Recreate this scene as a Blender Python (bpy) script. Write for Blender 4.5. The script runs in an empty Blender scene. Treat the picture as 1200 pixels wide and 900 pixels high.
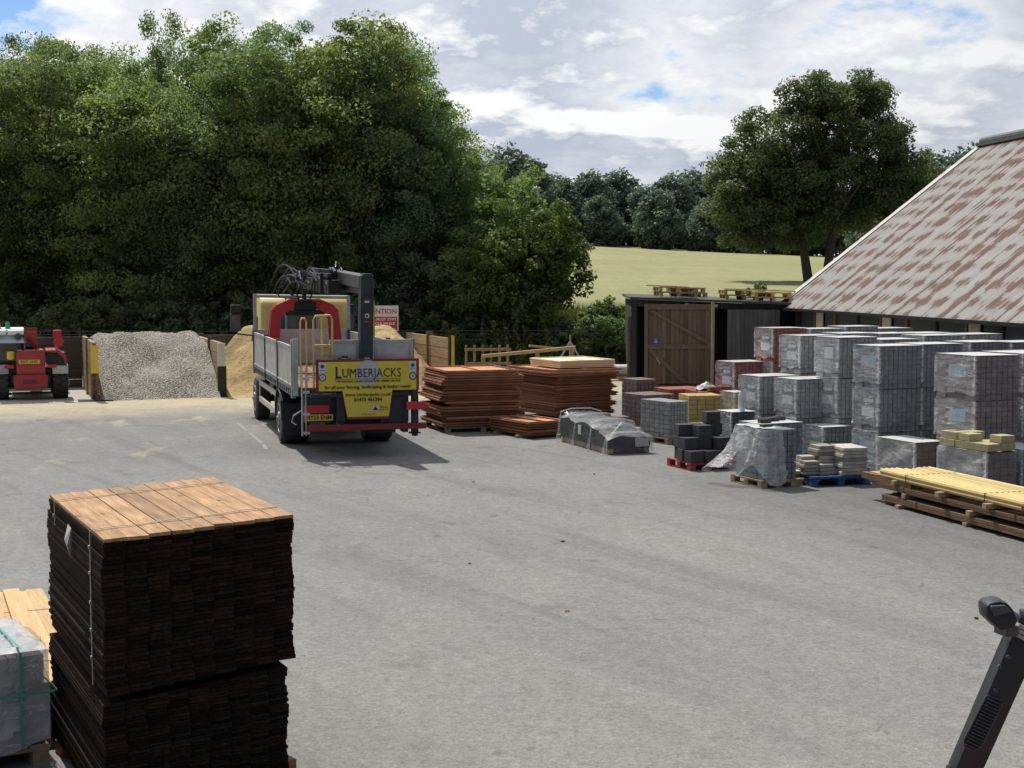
import bpy, bmesh, math, random
import numpy as np
from mathutils import Vector, Matrix
R = math.radians
rnd = random.Random(11)
S = bpy.context.scene
COL = S.collection

# ------------------------------------------------------------------ helpers
class MB:
    def __init__(s): s.v=[]; s.f=[]; s.m=[]; s.t=[]
    def add(s, vs, fs, mi=0, t=.5):
        b=len(s.v); s.v+= [tuple(p) for p in vs]; s.t+=[t]*len(vs)
        for f in fs: s.f.append([b+i for i in f]); s.m.append(mi)
        return s
    HF=[(0,3,2,1),(4,5,6,7),(0,1,5,4),(1,2,6,5),(2,3,7,6),(3,0,4,7)]
    def hexa(s, p, mi=0, t=.5): return s.add(p, MB.HF, mi, t)
    def box(s,x0,x1,y0,y1,z0,z1,mi=0,t=.5):
        return s.hexa([(x0,y0,z0),(x1,y0,z0),(x1,y1,z0),(x0,y1,z0),(x0,y0,z1),(x1,y0,z1),(x1,y1,z1),(x0,y1,z1)],mi,t)
    def rbox(s,c,w,d,h,rz=0,tx=0,ty=0,mi=0,t=.5):
        m=Matrix.Translation(c)@Matrix.Rotation(rz,4,'Z')@Matrix.Rotation(tx,4,'X')@Matrix.Rotation(ty,4,'Y')
        pts=[m@Vector((a*w/2,b*d/2,e*h/2)) for e in(-1,1) for a,b in((-1,-1),(1,-1),(1,1),(-1,1))]
        return s.hexa(pts,mi,t)
    def bar(s,p,q,w,h,mi=0,t=.5,up=(0,0,1)):
        p=Vector(p);q=Vector(q);d=(q-p).normalized();u=Vector(up)
        if abs(d.dot(u))>.98:u=Vector((0,1,0))
        r=d.cross(u).normalized();u=r.cross(d)
        o=[(-r*w-u*h)/2,(r*w-u*h)/2,(r*w+u*h)/2,(-r*w+u*h)/2]
        return s.hexa([p+x for x in o]+[q+x for x in o],mi,t)
    def tube(s,pts,r,n=8,mi=0,t=.5,cap=True):
        pts=[Vector(p) for p in pts]; k=len(pts); rr=r if isinstance(r,(list,tuple)) else [r]*k
        vs=[];fs=[]
        for i,p in enumerate(pts):
            d=(pts[min(i+1,k-1)]-pts[max(i-1,0)]).normalized()
            u=Vector((0,0,1)) if abs(d.z)<.95 else Vector((0,1,0))
            a=d.cross(u).normalized();b=a.cross(d)
            for j in range(n):
                g=2*math.pi*j/n; vs.append(p+(a*math.cos(g)+b*math.sin(g))*rr[i])
        for i in range(k-1):
            for j in range(n): fs.append((i*n+j,i*n+(j+1)%n,(i+1)*n+(j+1)%n,(i+1)*n+j))
        if cap: fs.append(tuple(range(n))[::-1]); fs.append(tuple((k-1)*n+j for j in range(n)))
        return s.add(vs,fs,mi,t)
    def lathe(s,prof,c,axis='Z',n=20,mi=0,t=.5):
        vs=[];fs=[]
        for r,h in prof:
            for j in range(n):
                g=2*math.pi*j/n; a,b=r*math.cos(g),r*math.sin(g)
                vs.append({'Z':(c[0]+a,c[1]+b,c[2]+h),'X':(c[0]+h,c[1]+a,c[2]+b),'Y':(c[0]+b,c[1]+h,c[2]+a)}[axis])
        for i in range(len(prof)-1):
            for j in range(n): fs.append((i*n+j,i*n+(j+1)%n,(i+1)*n+(j+1)%n,(i+1)*n+j))
        fs.append(tuple(range(n))[::-1]); fs.append(tuple((len(prof)-1)*n+j for j in range(n)))
        return s.add(vs,fs,mi,t)
    def prism(s,p2,axis,a0,a1,mi=0,t=.5):
        n=len(p2)
        def w(u,v,a): return {'X':(a,u,v),'Y':(u,a,v),'Z':(u,v,a)}[axis]
        vs=[w(u,v,a0) for u,v in p2]+[w(u,v,a1) for u,v in p2]
        fs=[tuple(range(n))[::-1],tuple(range(n,2*n))]+[(i,(i+1)%n,n+(i+1)%n,n+i) for i in range(n)]
        return s.add(vs,fs,mi,t)
    def quad(s,pts,mi=0,t=.5): return s.add(pts,[tuple(range(len(pts)))],mi,t)
    def mesh(s,name,mats,bevel=0,smooth=False,fix=True):
        me=bpy.data.meshes.new(name); me.from_pydata(s.v,[],s.f)
        for m in (mats if isinstance(mats,(list,tuple)) else [mats]): me.materials.append(m)
        me.polygons.foreach_set('material_index',s.m)
        a=me.attributes.new('tint','FLOAT','POINT'); a.data.foreach_set('value',s.t)
        bm=bmesh.new(); bm.from_mesh(me)
        if fix: bmesh.ops.recalc_face_normals(bm,faces=bm.faces)
        if bevel: bmesh.ops.bevel(bm,geom=[e for e in bm.edges if e.is_manifold and e.calc_face_angle(0)>.5],offset=bevel,segments=2,affect='EDGES',profile=.6)
        bm.to_mesh(me); bm.free()
        if smooth:
            me.polygons.foreach_set('use_smooth',[True]*len(me.polygons))
            try: me.set_sharp_from_angle(angle=R(38))
            except Exception: pass
        return me
    def build(s,name,mats,parent=None,bevel=0,smooth=False,label=None,loc=None):
        return link(name,s.mesh(name,mats,bevel,smooth),parent,label,loc)
def link(name,me,parent=None,label=None,loc=None):
    o=bpy.data.objects.new(name,me); COL.objects.link(o)
    if parent: o.parent=parent
    if label: o['label']=label
    if loc: o.location=loc
    return o
def tag(o,label,cat,group=None):
    o['label']=label;o['category']=cat
    if group:o['group']=group
    return o
def thing(name,label,cat,loc=(0,0,0),rz=0,group=None):
    o=bpy.data.objects.new(name,None);COL.objects.link(o);o.location=loc;o.rotation_euler=(0,0,rz);o.empty_display_size=.2
    return tag(o,label,cat,group)
def copy_tree(o,parent=None):
    c=o.copy();COL.objects.link(c);c.parent=parent
    for ch in list(o.children):copy_tree(ch,c)
    return c
def structure(o): o['kind']='structure'; return o
ORD=['lowest','second','third','fourth','fifth','sixth','seventh','eighth','ninth','tenth','eleventh','twelfth','thirteenth','fourteenth','fifteenth','sixteenth','seventeenth','eighteenth','nineteenth','twentieth','twenty-first','twenty-second','twenty-third','twenty-fourth','twenty-fifth','twenty-sixth']

# ------------------------------------------------------------------ materials
class NT:
    def __init__(s,name):
        s.m=bpy.data.materials.new(name); s.m.use_nodes=True; s.n=s.m.node_tree; s.n.nodes.clear()
        s.out=s.new('ShaderNodeOutputMaterial')
    def new(s,t,**k):
        n=s.n.nodes.new(t)
        for a,b in k.items(): setattr(n,a,b)
        return n
    def l(s,a,b): s.n.links.new(a,b)
    def noise(s,vec,scale,detail=4,rough=.55,stretch=None,dist=0):
        if stretch:
            mp=s.new('ShaderNodeMapping'); mp.inputs['Scale'].default_value=stretch; s.l(vec,mp.inputs[0]); vec=mp.outputs[0]
        n=s.new('ShaderNodeTexNoise'); n.inputs['Scale'].default_value=scale;n.inputs['Detail'].default_value=detail;n.inputs['Roughness'].default_value=rough;n.inputs['Distortion'].default_value=dist
        s.l(vec,n.inputs['Vector']); return n.outputs['Fac']
    def ramp(s,fac,a,b,c0=(0,0,0,1),c1=(1,1,1,1)):
        r=s.new('ShaderNodeValToRGB'); r.color_ramp.elements[0].position=a;r.color_ramp.elements[1].position=b
        r.color_ramp.elements[0].color=c0;r.color_ramp.elements[1].color=c1; s.l(fac,r.inputs[0]); return r.outputs[0]
    def mix(s,fac,a,b,mode='MIX'):
        m=s.new('ShaderNodeMix',data_type='RGBA',blend_type=mode)
        for i,x in ((0,fac),(6,a),(7,b)):
            if isinstance(x,(int,float)): m.inputs[i].default_value=x
            elif isinstance(x,(tuple,list)): m.inputs[i].default_value=(*x[:3],1)
            else: s.l(x,m.inputs[i])
        return m.outputs[2]
    def math(s,op,a,b=0,c=0,clamp=False):
        m=s.new('ShaderNodeMath',operation=op,use_clamp=clamp)
        for i,x in enumerate((a,b,c)):
            if isinstance(x,(int,float)): m.inputs[i].default_value=x
            else: s.l(x,m.inputs[i])
        return m.outputs[0]
    def coord(s,which='Object'): return s.new('ShaderNodeTexCoord').outputs[which]
    def attr(s,n='tint'): return s.new('ShaderNodeAttribute',attribute_name=n).outputs['Fac']
    def bump(s,h,strength=.3,dist=.02):
        b=s.new('ShaderNodeBump');b.inputs['Strength'].default_value=strength;b.inputs['Distance'].default_value=dist;s.l(h,b.inputs['Height']);return b.outputs[0]
    def principled(s,col,rough=.6,metal=0,normal=None,spec=.5):
        p=s.new('ShaderNodeBsdfPrincipled')
        for k,x in (('Base Color',col),('Roughness',rough),('Metallic',metal),('Specular IOR Level',spec)):
            if isinstance(x,(int,float)): p.inputs[k].default_value=x
            elif isinstance(x,(tuple,list)): p.inputs[k].default_value=(*x[:3],1)
            else: s.l(x,p.inputs[k])
        if normal: s.l(normal,p.inputs['Normal'])
        return p
    def done(s,sh): s.l(sh if not hasattr(sh,'outputs') else sh.outputs[0],s.out.inputs[0]); return s.m
def mat(name,col,col2=None,scale=6,stretch=None,rough=.6,metal=0,bump=.15,bscale=None,tint=.0,lo=.35,hi=.65,spec=.4,bdist=.01,dirt=0):
    t=NT(name);c=t.coord()
    col2=col2 or tuple(x*.75 for x in col)
    f=t.noise(c,scale,5,.6,stretch); base=t.mix(t.ramp(f,lo,hi),col2,col)
    oi=t.new('ShaderNodeObjectInfo').outputs['Random']
    v=t.math('ADD',1-.07,t.math('MULTIPLY',oi,.14))
    if tint: v=t.math('MULTIPLY',v,t.math('ADD',1-tint,t.math('MULTIPLY',t.attr(),2*tint)))
    if dirt:
        d=t.ramp(t.noise(c,2.3,6,.65),.45,.7); base=t.mix(t.math('MULTIPLY',d,dirt),base,(.16,.13,.10))
    hs=t.new('ShaderNodeHueSaturation'); t.l(v,hs.inputs['Value']); t.l(base,hs.inputs['Color'])
    rg=t.math('ADD',rough-.08,t.math('MULTIPLY',f,.16),clamp=True)
    nm=t.bump(t.noise(c,bscale or scale*3,4,.6,stretch),bump,bdist) if bump else None
    return t.done(t.principled(hs.outputs[0],rg,metal,nm,spec))
def leafmat(name,c0,c1,trans=.35,tcol=None):
    t=NT(name); a=t.attr(); oi=t.new('ShaderNodeObjectInfo').outputs['Random']
    n=t.noise(t.coord(),.9,3)
    base=t.mix(t.math('ADD',t.math('MULTIPLY',a,.6),t.math('MULTIPLY',t.ramp(n,.3,.7),.4)),c0,c1)
    hs=t.new('ShaderNodeHueSaturation'); t.l(t.math('ADD',.85,t.math('MULTIPLY',oi,.3)),hs.inputs['Value']); t.l(t.math('ADD',.485,t.math('MULTIPLY',oi,.03)),hs.inputs['Hue']); t.l(base,hs.inputs['Color'])
    d=t.principled(hs.outputs[0],.55,0,None,.3)
    tr=t.new('ShaderNodeBsdfTranslucent'); t.l(t.mix(1.0,hs.outputs[0],tcol or (1.3,1.5,.85),'MULTIPLY'),tr.inputs[0])
    mx=t.new('ShaderNodeMixShader'); mx.inputs[0].default_value=trans; t.l(d.outputs[0],mx.inputs[1]);t.l(tr.outputs[0],mx.inputs[2])
    return t.done(mx)
def filmmat(name,op0=.12,op1=.6,col=(.75,.77,.78),scale=7,stretch=(1,1,2.5),rough=.22,top=.8,lines=.8):
    t=NT(name);c=t.coord();n=t.noise(c,scale,6,.62,stretch,.8)
    oi=t.new('ShaderNodeObjectInfo').outputs['Random']
    va=t.new('ShaderNodeVectorMath',operation='ADD');t.l(c,va.inputs[0]);cx=t.new('ShaderNodeCombineXYZ');t.l(t.math('MULTIPLY',oi,9),cx.inputs[2]);t.l(cx.outputs[0],va.inputs[1]);c2=va.outputs[0]
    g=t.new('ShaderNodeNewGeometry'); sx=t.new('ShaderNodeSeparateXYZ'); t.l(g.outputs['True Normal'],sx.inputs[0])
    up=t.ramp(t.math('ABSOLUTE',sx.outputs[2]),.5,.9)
    b=t.new('ShaderNodeBump');b.inputs['Distance'].default_value=.05;t.l(t.noise(c2,scale*1.3,5,.6,stretch,1.2),b.inputs['Height']);t.l(t.math('SUBTRACT',.75,t.math('MULTIPLY',up,.7)),b.inputs['Strength'])
    p=t.principled(col,rough,0,b.outputs[0],.6)
    tr=t.new('ShaderNodeBsdfTransparent')
    # stretched wrinkles: thin bright lines where the noise crosses its middle
    l1=t.ramp(t.math('ABSOLUTE',t.math('SUBTRACT',t.noise(c2,2.4,3,.5,(.7,.7,4.5),.5),.5)),0,.03,(1,1,1,1),(0,0,0,1))
    l2=t.ramp(t.math('ABSOLUTE',t.math('SUBTRACT',t.noise(c2,5,3,.5,(.8,.8,2.6),1.0),.52)),0,.022,(1,1,1,1),(0,0,0,1))
    msk=t.ramp(t.noise(c2,2.1,3),.42,.6)
    ln=t.math('MULTIPLY',t.math('MAXIMUM',l1,t.math('MULTIPLY',l2,.7)),t.math('MULTIPLY',msk,lines))
    r=t.math('MAXIMUM',t.math('ADD',op0,t.math('MULTIPLY',t.ramp(n,.35,.75),op1-op0)),ln)
    al=t.math('MAXIMUM',r,t.math('MULTIPLY',up,top))  # level film turns opaque white, sky glare put into the opacity
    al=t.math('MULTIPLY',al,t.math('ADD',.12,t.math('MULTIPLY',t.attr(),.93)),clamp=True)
    mx=t.new('ShaderNodeMixShader'); t.l(al,mx.inputs[0]);t.l(tr.outputs[0],mx.inputs[1]);t.l(p.outputs[0],mx.inputs[2])
    return t.done(mx)
M={}
M['steel']=mat('painted_grey_steel',(.42,.43,.43),(.33,.34,.34),4,rough=.45,metal=.25,bump=.03,dirt=.5)
M['alu']=mat('aluminium_panel',(.56,.56,.55),(.46,.46,.45),2.5,(1,1,4),rough=.38,metal=.55,bump=.02,dirt=.45)
M['black']=mat('black_metal',(.022,.024,.027),(.012,.013,.015),5,rough=.42,bump=.03)
M['dkgrey']=mat('dark_grey_metal',(.07,.075,.08),(.04,.042,.045),5,rough=.5,bump=.05,dirt=.15)
M['rubber']=mat('rubber',(.028,.027,.026),(.05,.045,.04),3,rough=.8,bump=.2)
M['rim']=mat('wheel_rim_steel',(.32,.32,.31),(.2,.19,.18),8,rough=.5,metal=.3,bump=.05,dirt=.4)
M['navy']=mat('dark_navy_steel',(.03,.034,.042),(.02,.023,.03),5,rough=.42,bump=.03)
M['red']=mat('red_paint',(.56,.035,.04),(.42,.03,.035),3,rough=.38,bump=.03,dirt=.1)
M['telered']=mat('faded_red_paint',(.42,.05,.05),(.33,.035,.035),3,rough=.4,bump=.03,dirt=.12)
M['dkred']=mat('dark_red_stripe',(.22,.02,.03),(.17,.02,.02),6,rough=.45,bump=.03)
M['yellow']=mat('yellow_paint',(.62,.42,.03),(.52,.35,.03),4,rough=.42,bump=.03,dirt=.08)
M['rail']=mat('pale_yellow_rail',(.62,.50,.16),(.55,.43,.12),4,rough=.45,bump=.03,dirt=.1)
M['banner']=mat('yellow_banner',(.66,.50,.045),(.58,.44,.05),3,rough=.45,bump=.02,dirt=.15)
M['cabyellow']=mat('pale_yellow_paint',(.66,.55,.2),(.6,.5,.18),3,rough=.4,bump=.02)
M['white']=mat('white_paint',(.78,.78,.76),(.7,.7,.68),5,rough=.5,bump=.03)
M['cloudgrey']=mat('pale_grey_print',(.42,.42,.42),(.39,.39,.4),5,rough=.5,bump=0)
M['ink']=mat('black_print',(.012,.012,.016),(.01,.01,.012),5,rough=.5,bump=0)
M['blueink']=mat('navy_print',(.03,.06,.16),(.02,.05,.14),5,rough=.5,bump=0)
M['redink']=mat('red_print',(.5,.03,.04),(.45,.03,.04),5,rough=.5,bump=0)
M['plate']=mat('yellow_plate',(.72,.5,.06),(.66,.46,.06),5,rough=.4,bump=0)
M['green']=mat('green_plastic',(.03,.33,.16),(.02,.28,.13),5,rough=.3,bump=0)
M['orange']=mat('orange_plastic',(.75,.13,.05),(.65,.1,.04),5,rough=.3,bump=0)
M['strapgreen']=mat('green_strap',(.05,.33,.25),(.04,.28,.2),9,rough=.4,bump=0)
M['strapwhite']=mat('pale_strap',(.42,.38,.31),(.3,.27,.22),30,rough=.4,bump=0)
t=NT('weathered_top_boards');c=t.coord()  # weathered top of the stack, lit counterpart of its shade-darkened sides
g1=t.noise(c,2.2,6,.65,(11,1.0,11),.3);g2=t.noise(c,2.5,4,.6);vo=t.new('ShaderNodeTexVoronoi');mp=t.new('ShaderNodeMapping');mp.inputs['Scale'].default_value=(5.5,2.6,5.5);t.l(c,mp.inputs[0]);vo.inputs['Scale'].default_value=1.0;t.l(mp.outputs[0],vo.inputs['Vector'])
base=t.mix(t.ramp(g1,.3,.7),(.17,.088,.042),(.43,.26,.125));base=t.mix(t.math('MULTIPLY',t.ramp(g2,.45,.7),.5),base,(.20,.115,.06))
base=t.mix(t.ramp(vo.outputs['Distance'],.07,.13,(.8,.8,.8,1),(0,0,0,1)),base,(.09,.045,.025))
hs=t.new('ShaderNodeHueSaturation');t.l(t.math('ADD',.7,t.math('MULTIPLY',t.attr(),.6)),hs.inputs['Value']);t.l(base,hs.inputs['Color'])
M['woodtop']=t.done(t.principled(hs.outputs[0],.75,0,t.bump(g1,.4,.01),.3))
t=NT('cab_glass');M['glass']=t.done(t.principled((.05,.065,.07),.08,0,None,.8))
t=NT('pale_glass');M['paleglass']=t.done(t.principled((.45,.52,.53),.15,0,None,.8))
t=NT('shed_glass');M['shedglass']=t.done(t.principled((.10,.12,.115),.2,0,None,.6))
wst=(14,1.1,14)
M['wood']=mat('fresh_sawn_wood',(.50,.34,.17),(.38,.23,.10),3,wst,rough=.75,bump=.25,tint=.28)
M['wooddark']=mat('shade_dark_treated_timber',(.032,.018,.010),(.009,.0055,.004),3,wst,rough=.9,bump=.4,tint=.55,lo=.3,hi=.72,spec=.06)  # brown treated timber with the stack's shade put into its colour
M['woodmid']=mat('brown_treated_timber',(.22,.12,.065),(.12,.065,.035),3,wst,rough=.8,bump=.3,tint=.4)
M['woodpile']=mat('dark_weathered_timber',(.17,.10,.058),(.085,.052,.032),3,wst,rough=.8,bump=.3,tint=.45)
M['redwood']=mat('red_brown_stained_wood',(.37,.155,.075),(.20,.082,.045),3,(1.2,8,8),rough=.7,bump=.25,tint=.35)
M['redwoodlit']=mat('sunlit_stained_wood',(.52,.25,.105),(.42,.19,.075),3,(1.2,8,8),rough=.7,bump=.25,tint=.25)  # sunlit copy of the red-brown stain, brightness put into the colour
M['cream']=mat('cream_planed_wood',(.78,.69,.48),(.70,.60,.40),3,(1.2,8,8),rough=.7,bump=.15,tint=.12)
M['post']=mat('pale_green_treated_posts',(.56,.43,.19),(.44,.32,.12),3,wst,rough=.75,bump=.2,tint=.22)
M['pallet']=mat('pallet_wood',(.36,.27,.17),(.24,.17,.10),4,(3,3,3),rough=.85,bump=.3,tint=.3)
M['pallight']=mat('new_pallet_wood',(.52,.38,.2),(.42,.29,.15),4,(3,3,3),rough=.85,bump=.3,tint=.3)
M['palred']=mat('red_pallet',(.32,.04,.04),(.22,.03,.03),5,rough=.7,bump=.2,tint=.2)
M['palblue']=mat('blue_pallet',(.02,.075,.17),(.015,.05,.12),5,rough=.6,bump=.15,tint=.2)
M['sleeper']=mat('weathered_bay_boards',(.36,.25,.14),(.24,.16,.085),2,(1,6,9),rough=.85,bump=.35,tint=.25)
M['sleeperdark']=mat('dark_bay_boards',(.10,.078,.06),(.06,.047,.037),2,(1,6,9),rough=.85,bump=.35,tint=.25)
M['shed']=mat('dark_shed_cladding',(.055,.05,.047),(.03,.028,.027),2,(10,10,1),rough=.8,bump=.35,tint=.3)
M['door']=mat('brown_door_boards',(.185,.128,.088),(.125,.085,.058),2,(10,10,1),rough=.8,bump=.3,tint=.25)
M['doorgrey']=mat('grey_door_boards',(.125,.117,.11),(.08,.075,.07),2,(10,10,1),rough=.85,bump=.3,tint=.25)
M['barnwall']=mat('barn_wall_boards',(.085,.08,.072),(.05,.047,.043),2,(8,8,1),rough=.85,bump=.3,tint=.2)
M['felt']=mat('dark_roof_felt',(.07,.072,.072),(.045,.046,.047),3,rough=.9,bump=.3)
M['bark']=mat('bark',(.10,.078,.055),(.05,.04,.03),4,(6,6,1),rough=.9,bump=.6,bdist=.05)
def blockmat(n,a,b): M[n]=mat(n+'_concrete_block',a,b,9,rough=.85,bump=.3,bscale=60,tint=.13)
blockmat('grey',(.31,.325,.32),(.24,.255,.255)); blockmat('charcoal',(.055,.058,.062),(.035,.037,.04)); blockmat('red_b',(.30,.095,.075),(.22,.065,.055))
blockmat('brown',(.20,.155,.135),(.14,.105,.095)); blockmat('yellow_b',(.46,.33,.13),(.36,.25,.10)); blockmat('purple',(.215,.18,.185),(.16,.135,.14)); blockmat('buff',(.44,.40,.33),(.35,.32,.26)); blockmat('olive',(.42,.37,.22),(.33,.29,.17))
blockmat('slate',(.19,.215,.23),(.14,.16,.175))
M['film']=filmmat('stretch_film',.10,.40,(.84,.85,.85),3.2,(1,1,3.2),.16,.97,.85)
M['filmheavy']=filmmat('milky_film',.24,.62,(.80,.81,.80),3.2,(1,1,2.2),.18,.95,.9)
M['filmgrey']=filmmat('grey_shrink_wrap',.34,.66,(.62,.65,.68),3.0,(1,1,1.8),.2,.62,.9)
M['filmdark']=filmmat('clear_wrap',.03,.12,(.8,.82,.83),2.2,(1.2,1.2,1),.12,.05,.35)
M['blackplastic']=mat('black_plastic_wrap',(.018,.02,.024),(.03,.032,.036),6,rough=.5,bump=.25,bscale=7,bdist=.04,spec=.35)
M['labelgreen']=mat('green_label',(.085,.165,.135),(.065,.13,.11),20,rough=.5,bump=0)
M['labelwhite']=mat('white_label',(.55,.56,.54),(.47,.48,.46),20,rough=.5,bump=0)
M['labelblue']=mat('blue_label',(.27,.35,.41),(.2,.27,.33),20,rough=.5,bump=0)
M['pipe']=mat('pale_plastic_pipe',(.62,.62,.6),(.52,.52,.5),5,rough=.5,bump=.05)
M['bluesign']=mat('blue_sign',(.05,.15,.42),(.04,.13,.38),6,rough=.5,bump=0)
M['concrete']=mat('pale_concrete',(.42,.40,.36),(.33,.31,.28),2.5,rough=.9,bump=.2)
M['wire']=mat('galvanised_wire',(.10,.10,.10),(.07,.07,.07),5,rough=.5,metal=.3,bump=0)
M['slabs']=mat('riven_stone_slab',(.40,.37,.32),(.29,.27,.24),9,rough=.9,bump=.5,bscale=25,tint=.25)

# asphalt
t=NT('asphalt');c=t.coord()
big=t.noise(c,.16,5,.6); mid=t.noise(c,.9,6,.65,(1,.55,1)); fine=t.noise(c,55,2,.6); grit=t.noise(c,16,3,.75)
mp=t.new('ShaderNodeMapping');mp.inputs['Rotation'].default_value=(0,0,R(58));t.l(c,mp.inputs[0])
trk=t.noise(mp.outputs[0],1.0,5,.6,(.10,1.3,1),.6)
mp2=t.new('ShaderNodeMapping');mp2.inputs['Rotation'].default_value=(0,0,R(-18));t.l(c,mp2.inputs[0])
trk2=t.noise(mp2.outputs[0],1.0,5,.6,(1.1,.09,1),.5)
base=t.mix(t.ramp(big,.35,.65),(.150,.150,.147),(.198,.195,.186))
base=t.mix(t.math('MULTIPLY',t.ramp(mid,.4,.72),.55),base,(.222,.213,.195))
base=t.mix(t.math('MULTIPLY',t.ramp(trk,.5,.66),.5),base,(.102,.102,.101))
base=t.mix(t.math('MULTIPLY',t.ramp(trk2,.53,.7),.38),base,(.238,.227,.207))
st=t.noise(c,.55,4,.7,(1,1,1),.4); base=t.mix(t.math('MULTIPLY',t.ramp(st,.60,.70),.55),base,(.09,.088,.085))
base=t.mix(t.math('MULTIPLY',t.ramp(t.noise(c,2.6,3,.6,(1,.6,1),.5),.66,.71),.6),base,(.075,.074,.073))
crk=t.ramp(t.math('ABSOLUTE',t.math('SUBTRACT',t.noise(c,.28,5,.6,None,.6),.5)),0,.0035,(1,1,1,1),(0,0,0,1));base=t.mix(t.math('MULTIPLY',crk,t.math('MULTIPLY',t.ramp(t.noise(c,.21,2),.5,.62),.6)),base,(.05,.05,.05))
base=t.mix(t.math('MULTIPLY',t.ramp(t.noise(c,1.5,6,.75,(1,.5,1)),.55,.75),.45),base,(.255,.243,.22))
xyz=t.new('ShaderNodeSeparateXYZ');t.l(c,xyz.inputs[0])
# pale dust carried out of the aggregate bays (further along the yard = paler)
far=t.math('ADD',t.math('MULTIPLY',xyz.outputs[0],-.42),xyz.outputs[1])
dust=t.math('MULTIPLY',t.ramp(far,0,1),1)
rm=t.new('ShaderNodeMapRange');rm.inputs['From Min'].default_value=39.5;rm.inputs['From Max'].default_value=43.5;t.l(t.math('ADD',far,t.math('MULTIPLY',t.noise(c,.45,5,.65),4)),rm.inputs['Value'])
base=t.mix(t.math('MULTIPLY',rm.outputs[0],t.math('ADD',.35,t.math('MULTIPLY',t.noise(c,1.2,5),.9)),clamp=True),base,(.43,.36,.235))
rm2=t.new('ShaderNodeMapRange');rm2.inputs['From Min'].default_value=22;rm2.inputs['From Max'].default_value=40;t.l(far,rm2.inputs['Value'])
sp=t.ramp(t.noise(c,.75,4,.6,(1,.5,1)),.60,.68)
base=t.mix(t.math('MULTIPLY',t.math('MULTIPLY',sp,rm2.outputs[0]),.7),base,(.42,.35,.22))
rm3=t.new('ShaderNodeMapRange');rm3.inputs['From Min'].default_value=26;rm3.inputs['From Max'].default_value=9;t.l(xyz.outputs[1],rm3.inputs['Value'])
base=t.mix(t.math('MULTIPLY',rm3.outputs[0],.28),base,(.252,.243,.222))
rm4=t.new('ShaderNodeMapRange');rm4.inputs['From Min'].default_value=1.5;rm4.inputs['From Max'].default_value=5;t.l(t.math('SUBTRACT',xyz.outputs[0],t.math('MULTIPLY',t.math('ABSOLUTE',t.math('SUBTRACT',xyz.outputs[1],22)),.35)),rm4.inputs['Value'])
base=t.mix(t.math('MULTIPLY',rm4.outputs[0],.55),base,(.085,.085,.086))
g=t.math('ADD',t.math('MULTIPLY',t.ramp(fine,.25,.75),.5),t.math('MULTIPLY',t.ramp(grit,.25,.75),.5))
g2=t.ramp(t.noise(c,5.5,4,.7),.3,.7,(.86,.86,.86,1),(1.12,1.12,1.12,1));base=t.mix(1,base,g2,'MULTIPLY');base=t.mix(1,base,t.ramp(g,0,1,(.5,.5,.5,1),(1.42,1.42,1.42,1)),'MULTIPLY')
M['asphalt']=t.done(t.principled(base,.88,0,t.bump(t.math('ADD',fine,grit),.55,.008),.25))
# terrain: rough grass near the yard, ripening corn on the slope beyond
t=NT('field_and_grass');c=t.coord();xyz=t.new('ShaderNodeSeparateXYZ');t.l(c,xyz.inputs[0])
n1=t.noise(c,.05,4,.6);n2=t.noise(c,.5,5,.7,(1,.35,1));n3=t.noise(c,6,3,.7)
corn=t.mix(t.ramp(n1,.35,.65),(.245,.255,.125),(.315,.30,.16)); corn=t.mix(t.math('MULTIPLY',t.ramp(n2,.4,.7),.5),corn,(.21,.225,.10)); corn=t.mix(t.math('MULTIPLY',t.ramp(n3,.35,.7),.4),corn,(.40,.365,.23))
rows=t.noise(c,.9,4,.75,(1,.12,1));corn=t.mix(t.math('MULTIPLY',t.ramp(rows,.5,.7),.4),corn,(.19,.20,.09))
bd=t.noise(c,.035,3,.5,(.3,1.6,1),.5);corn=t.mix(t.math('MULTIPLY',t.ramp(bd,.45,.62),.35),corn,(.22,.225,.10))
grass=t.mix(t.ramp(n2,.35,.65),(.045,.07,.016),(.11,.13,.035))
rm=t.new('ShaderNodeMapRange');rm.inputs['From Min'].default_value=66;rm.inputs['From Max'].default_value=82;t.l(t.math('ADD',xyz.outputs[1],t.math('MULTIPLY',n2,6)),rm.inputs['Value'])
M['terrain']=t.done(t.principled(t.mix(rm.outputs[0],grass,corn),.95,0,t.bump(n3,.8,.15),.1))
# gravel and sand
t=NT('gravel');c=t.coord();v=t.new('ShaderNodeTexVoronoi');v.inputs['Scale'].default_value=27;t.l(c,v.inputs['Vector'])
cc=t.new('ShaderNodeSeparateColor');t.l(v.outputs['Color'],cc.inputs[0])
base=t.mix(t.ramp(cc.outputs[0],.1,.95),(.27,.245,.20),(.74,.68,.58)); base=t.mix(t.math('MULTIPLY',t.ramp(v.outputs['Distance'],.25,.62),.75),base,(.05,.045,.035))
base=t.mix(t.math('MULTIPLY',t.ramp(t.noise(c,.9,4,.6),.4,.65),.35),base,(.62,.58,.50))
M['gravel']=t.done(t.principled(base,.9,0,t.bump(t.math('MULTIPLY',v.outputs['Distance'],-1),1,.06),.3))
t=NT('sand');c=t.coord();n1=t.noise(c,2.2,7,.72,None,.5);n2=t.noise(c,25,3,.7)
base=t.mix(t.ramp(n1,.35,.65),(.36,.245,.115),(.53,.40,.21));base=t.mix(t.math('MULTIPLY',t.ramp(n2,.3,.75),.35),base,(.62,.50,.30))
M['sand']=t.done(t.principled(base,.95,0,t.bump(t.math('ADD',n1,t.math('MULTIPLY',n2,.4)),.9,.12),.1))
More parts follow.
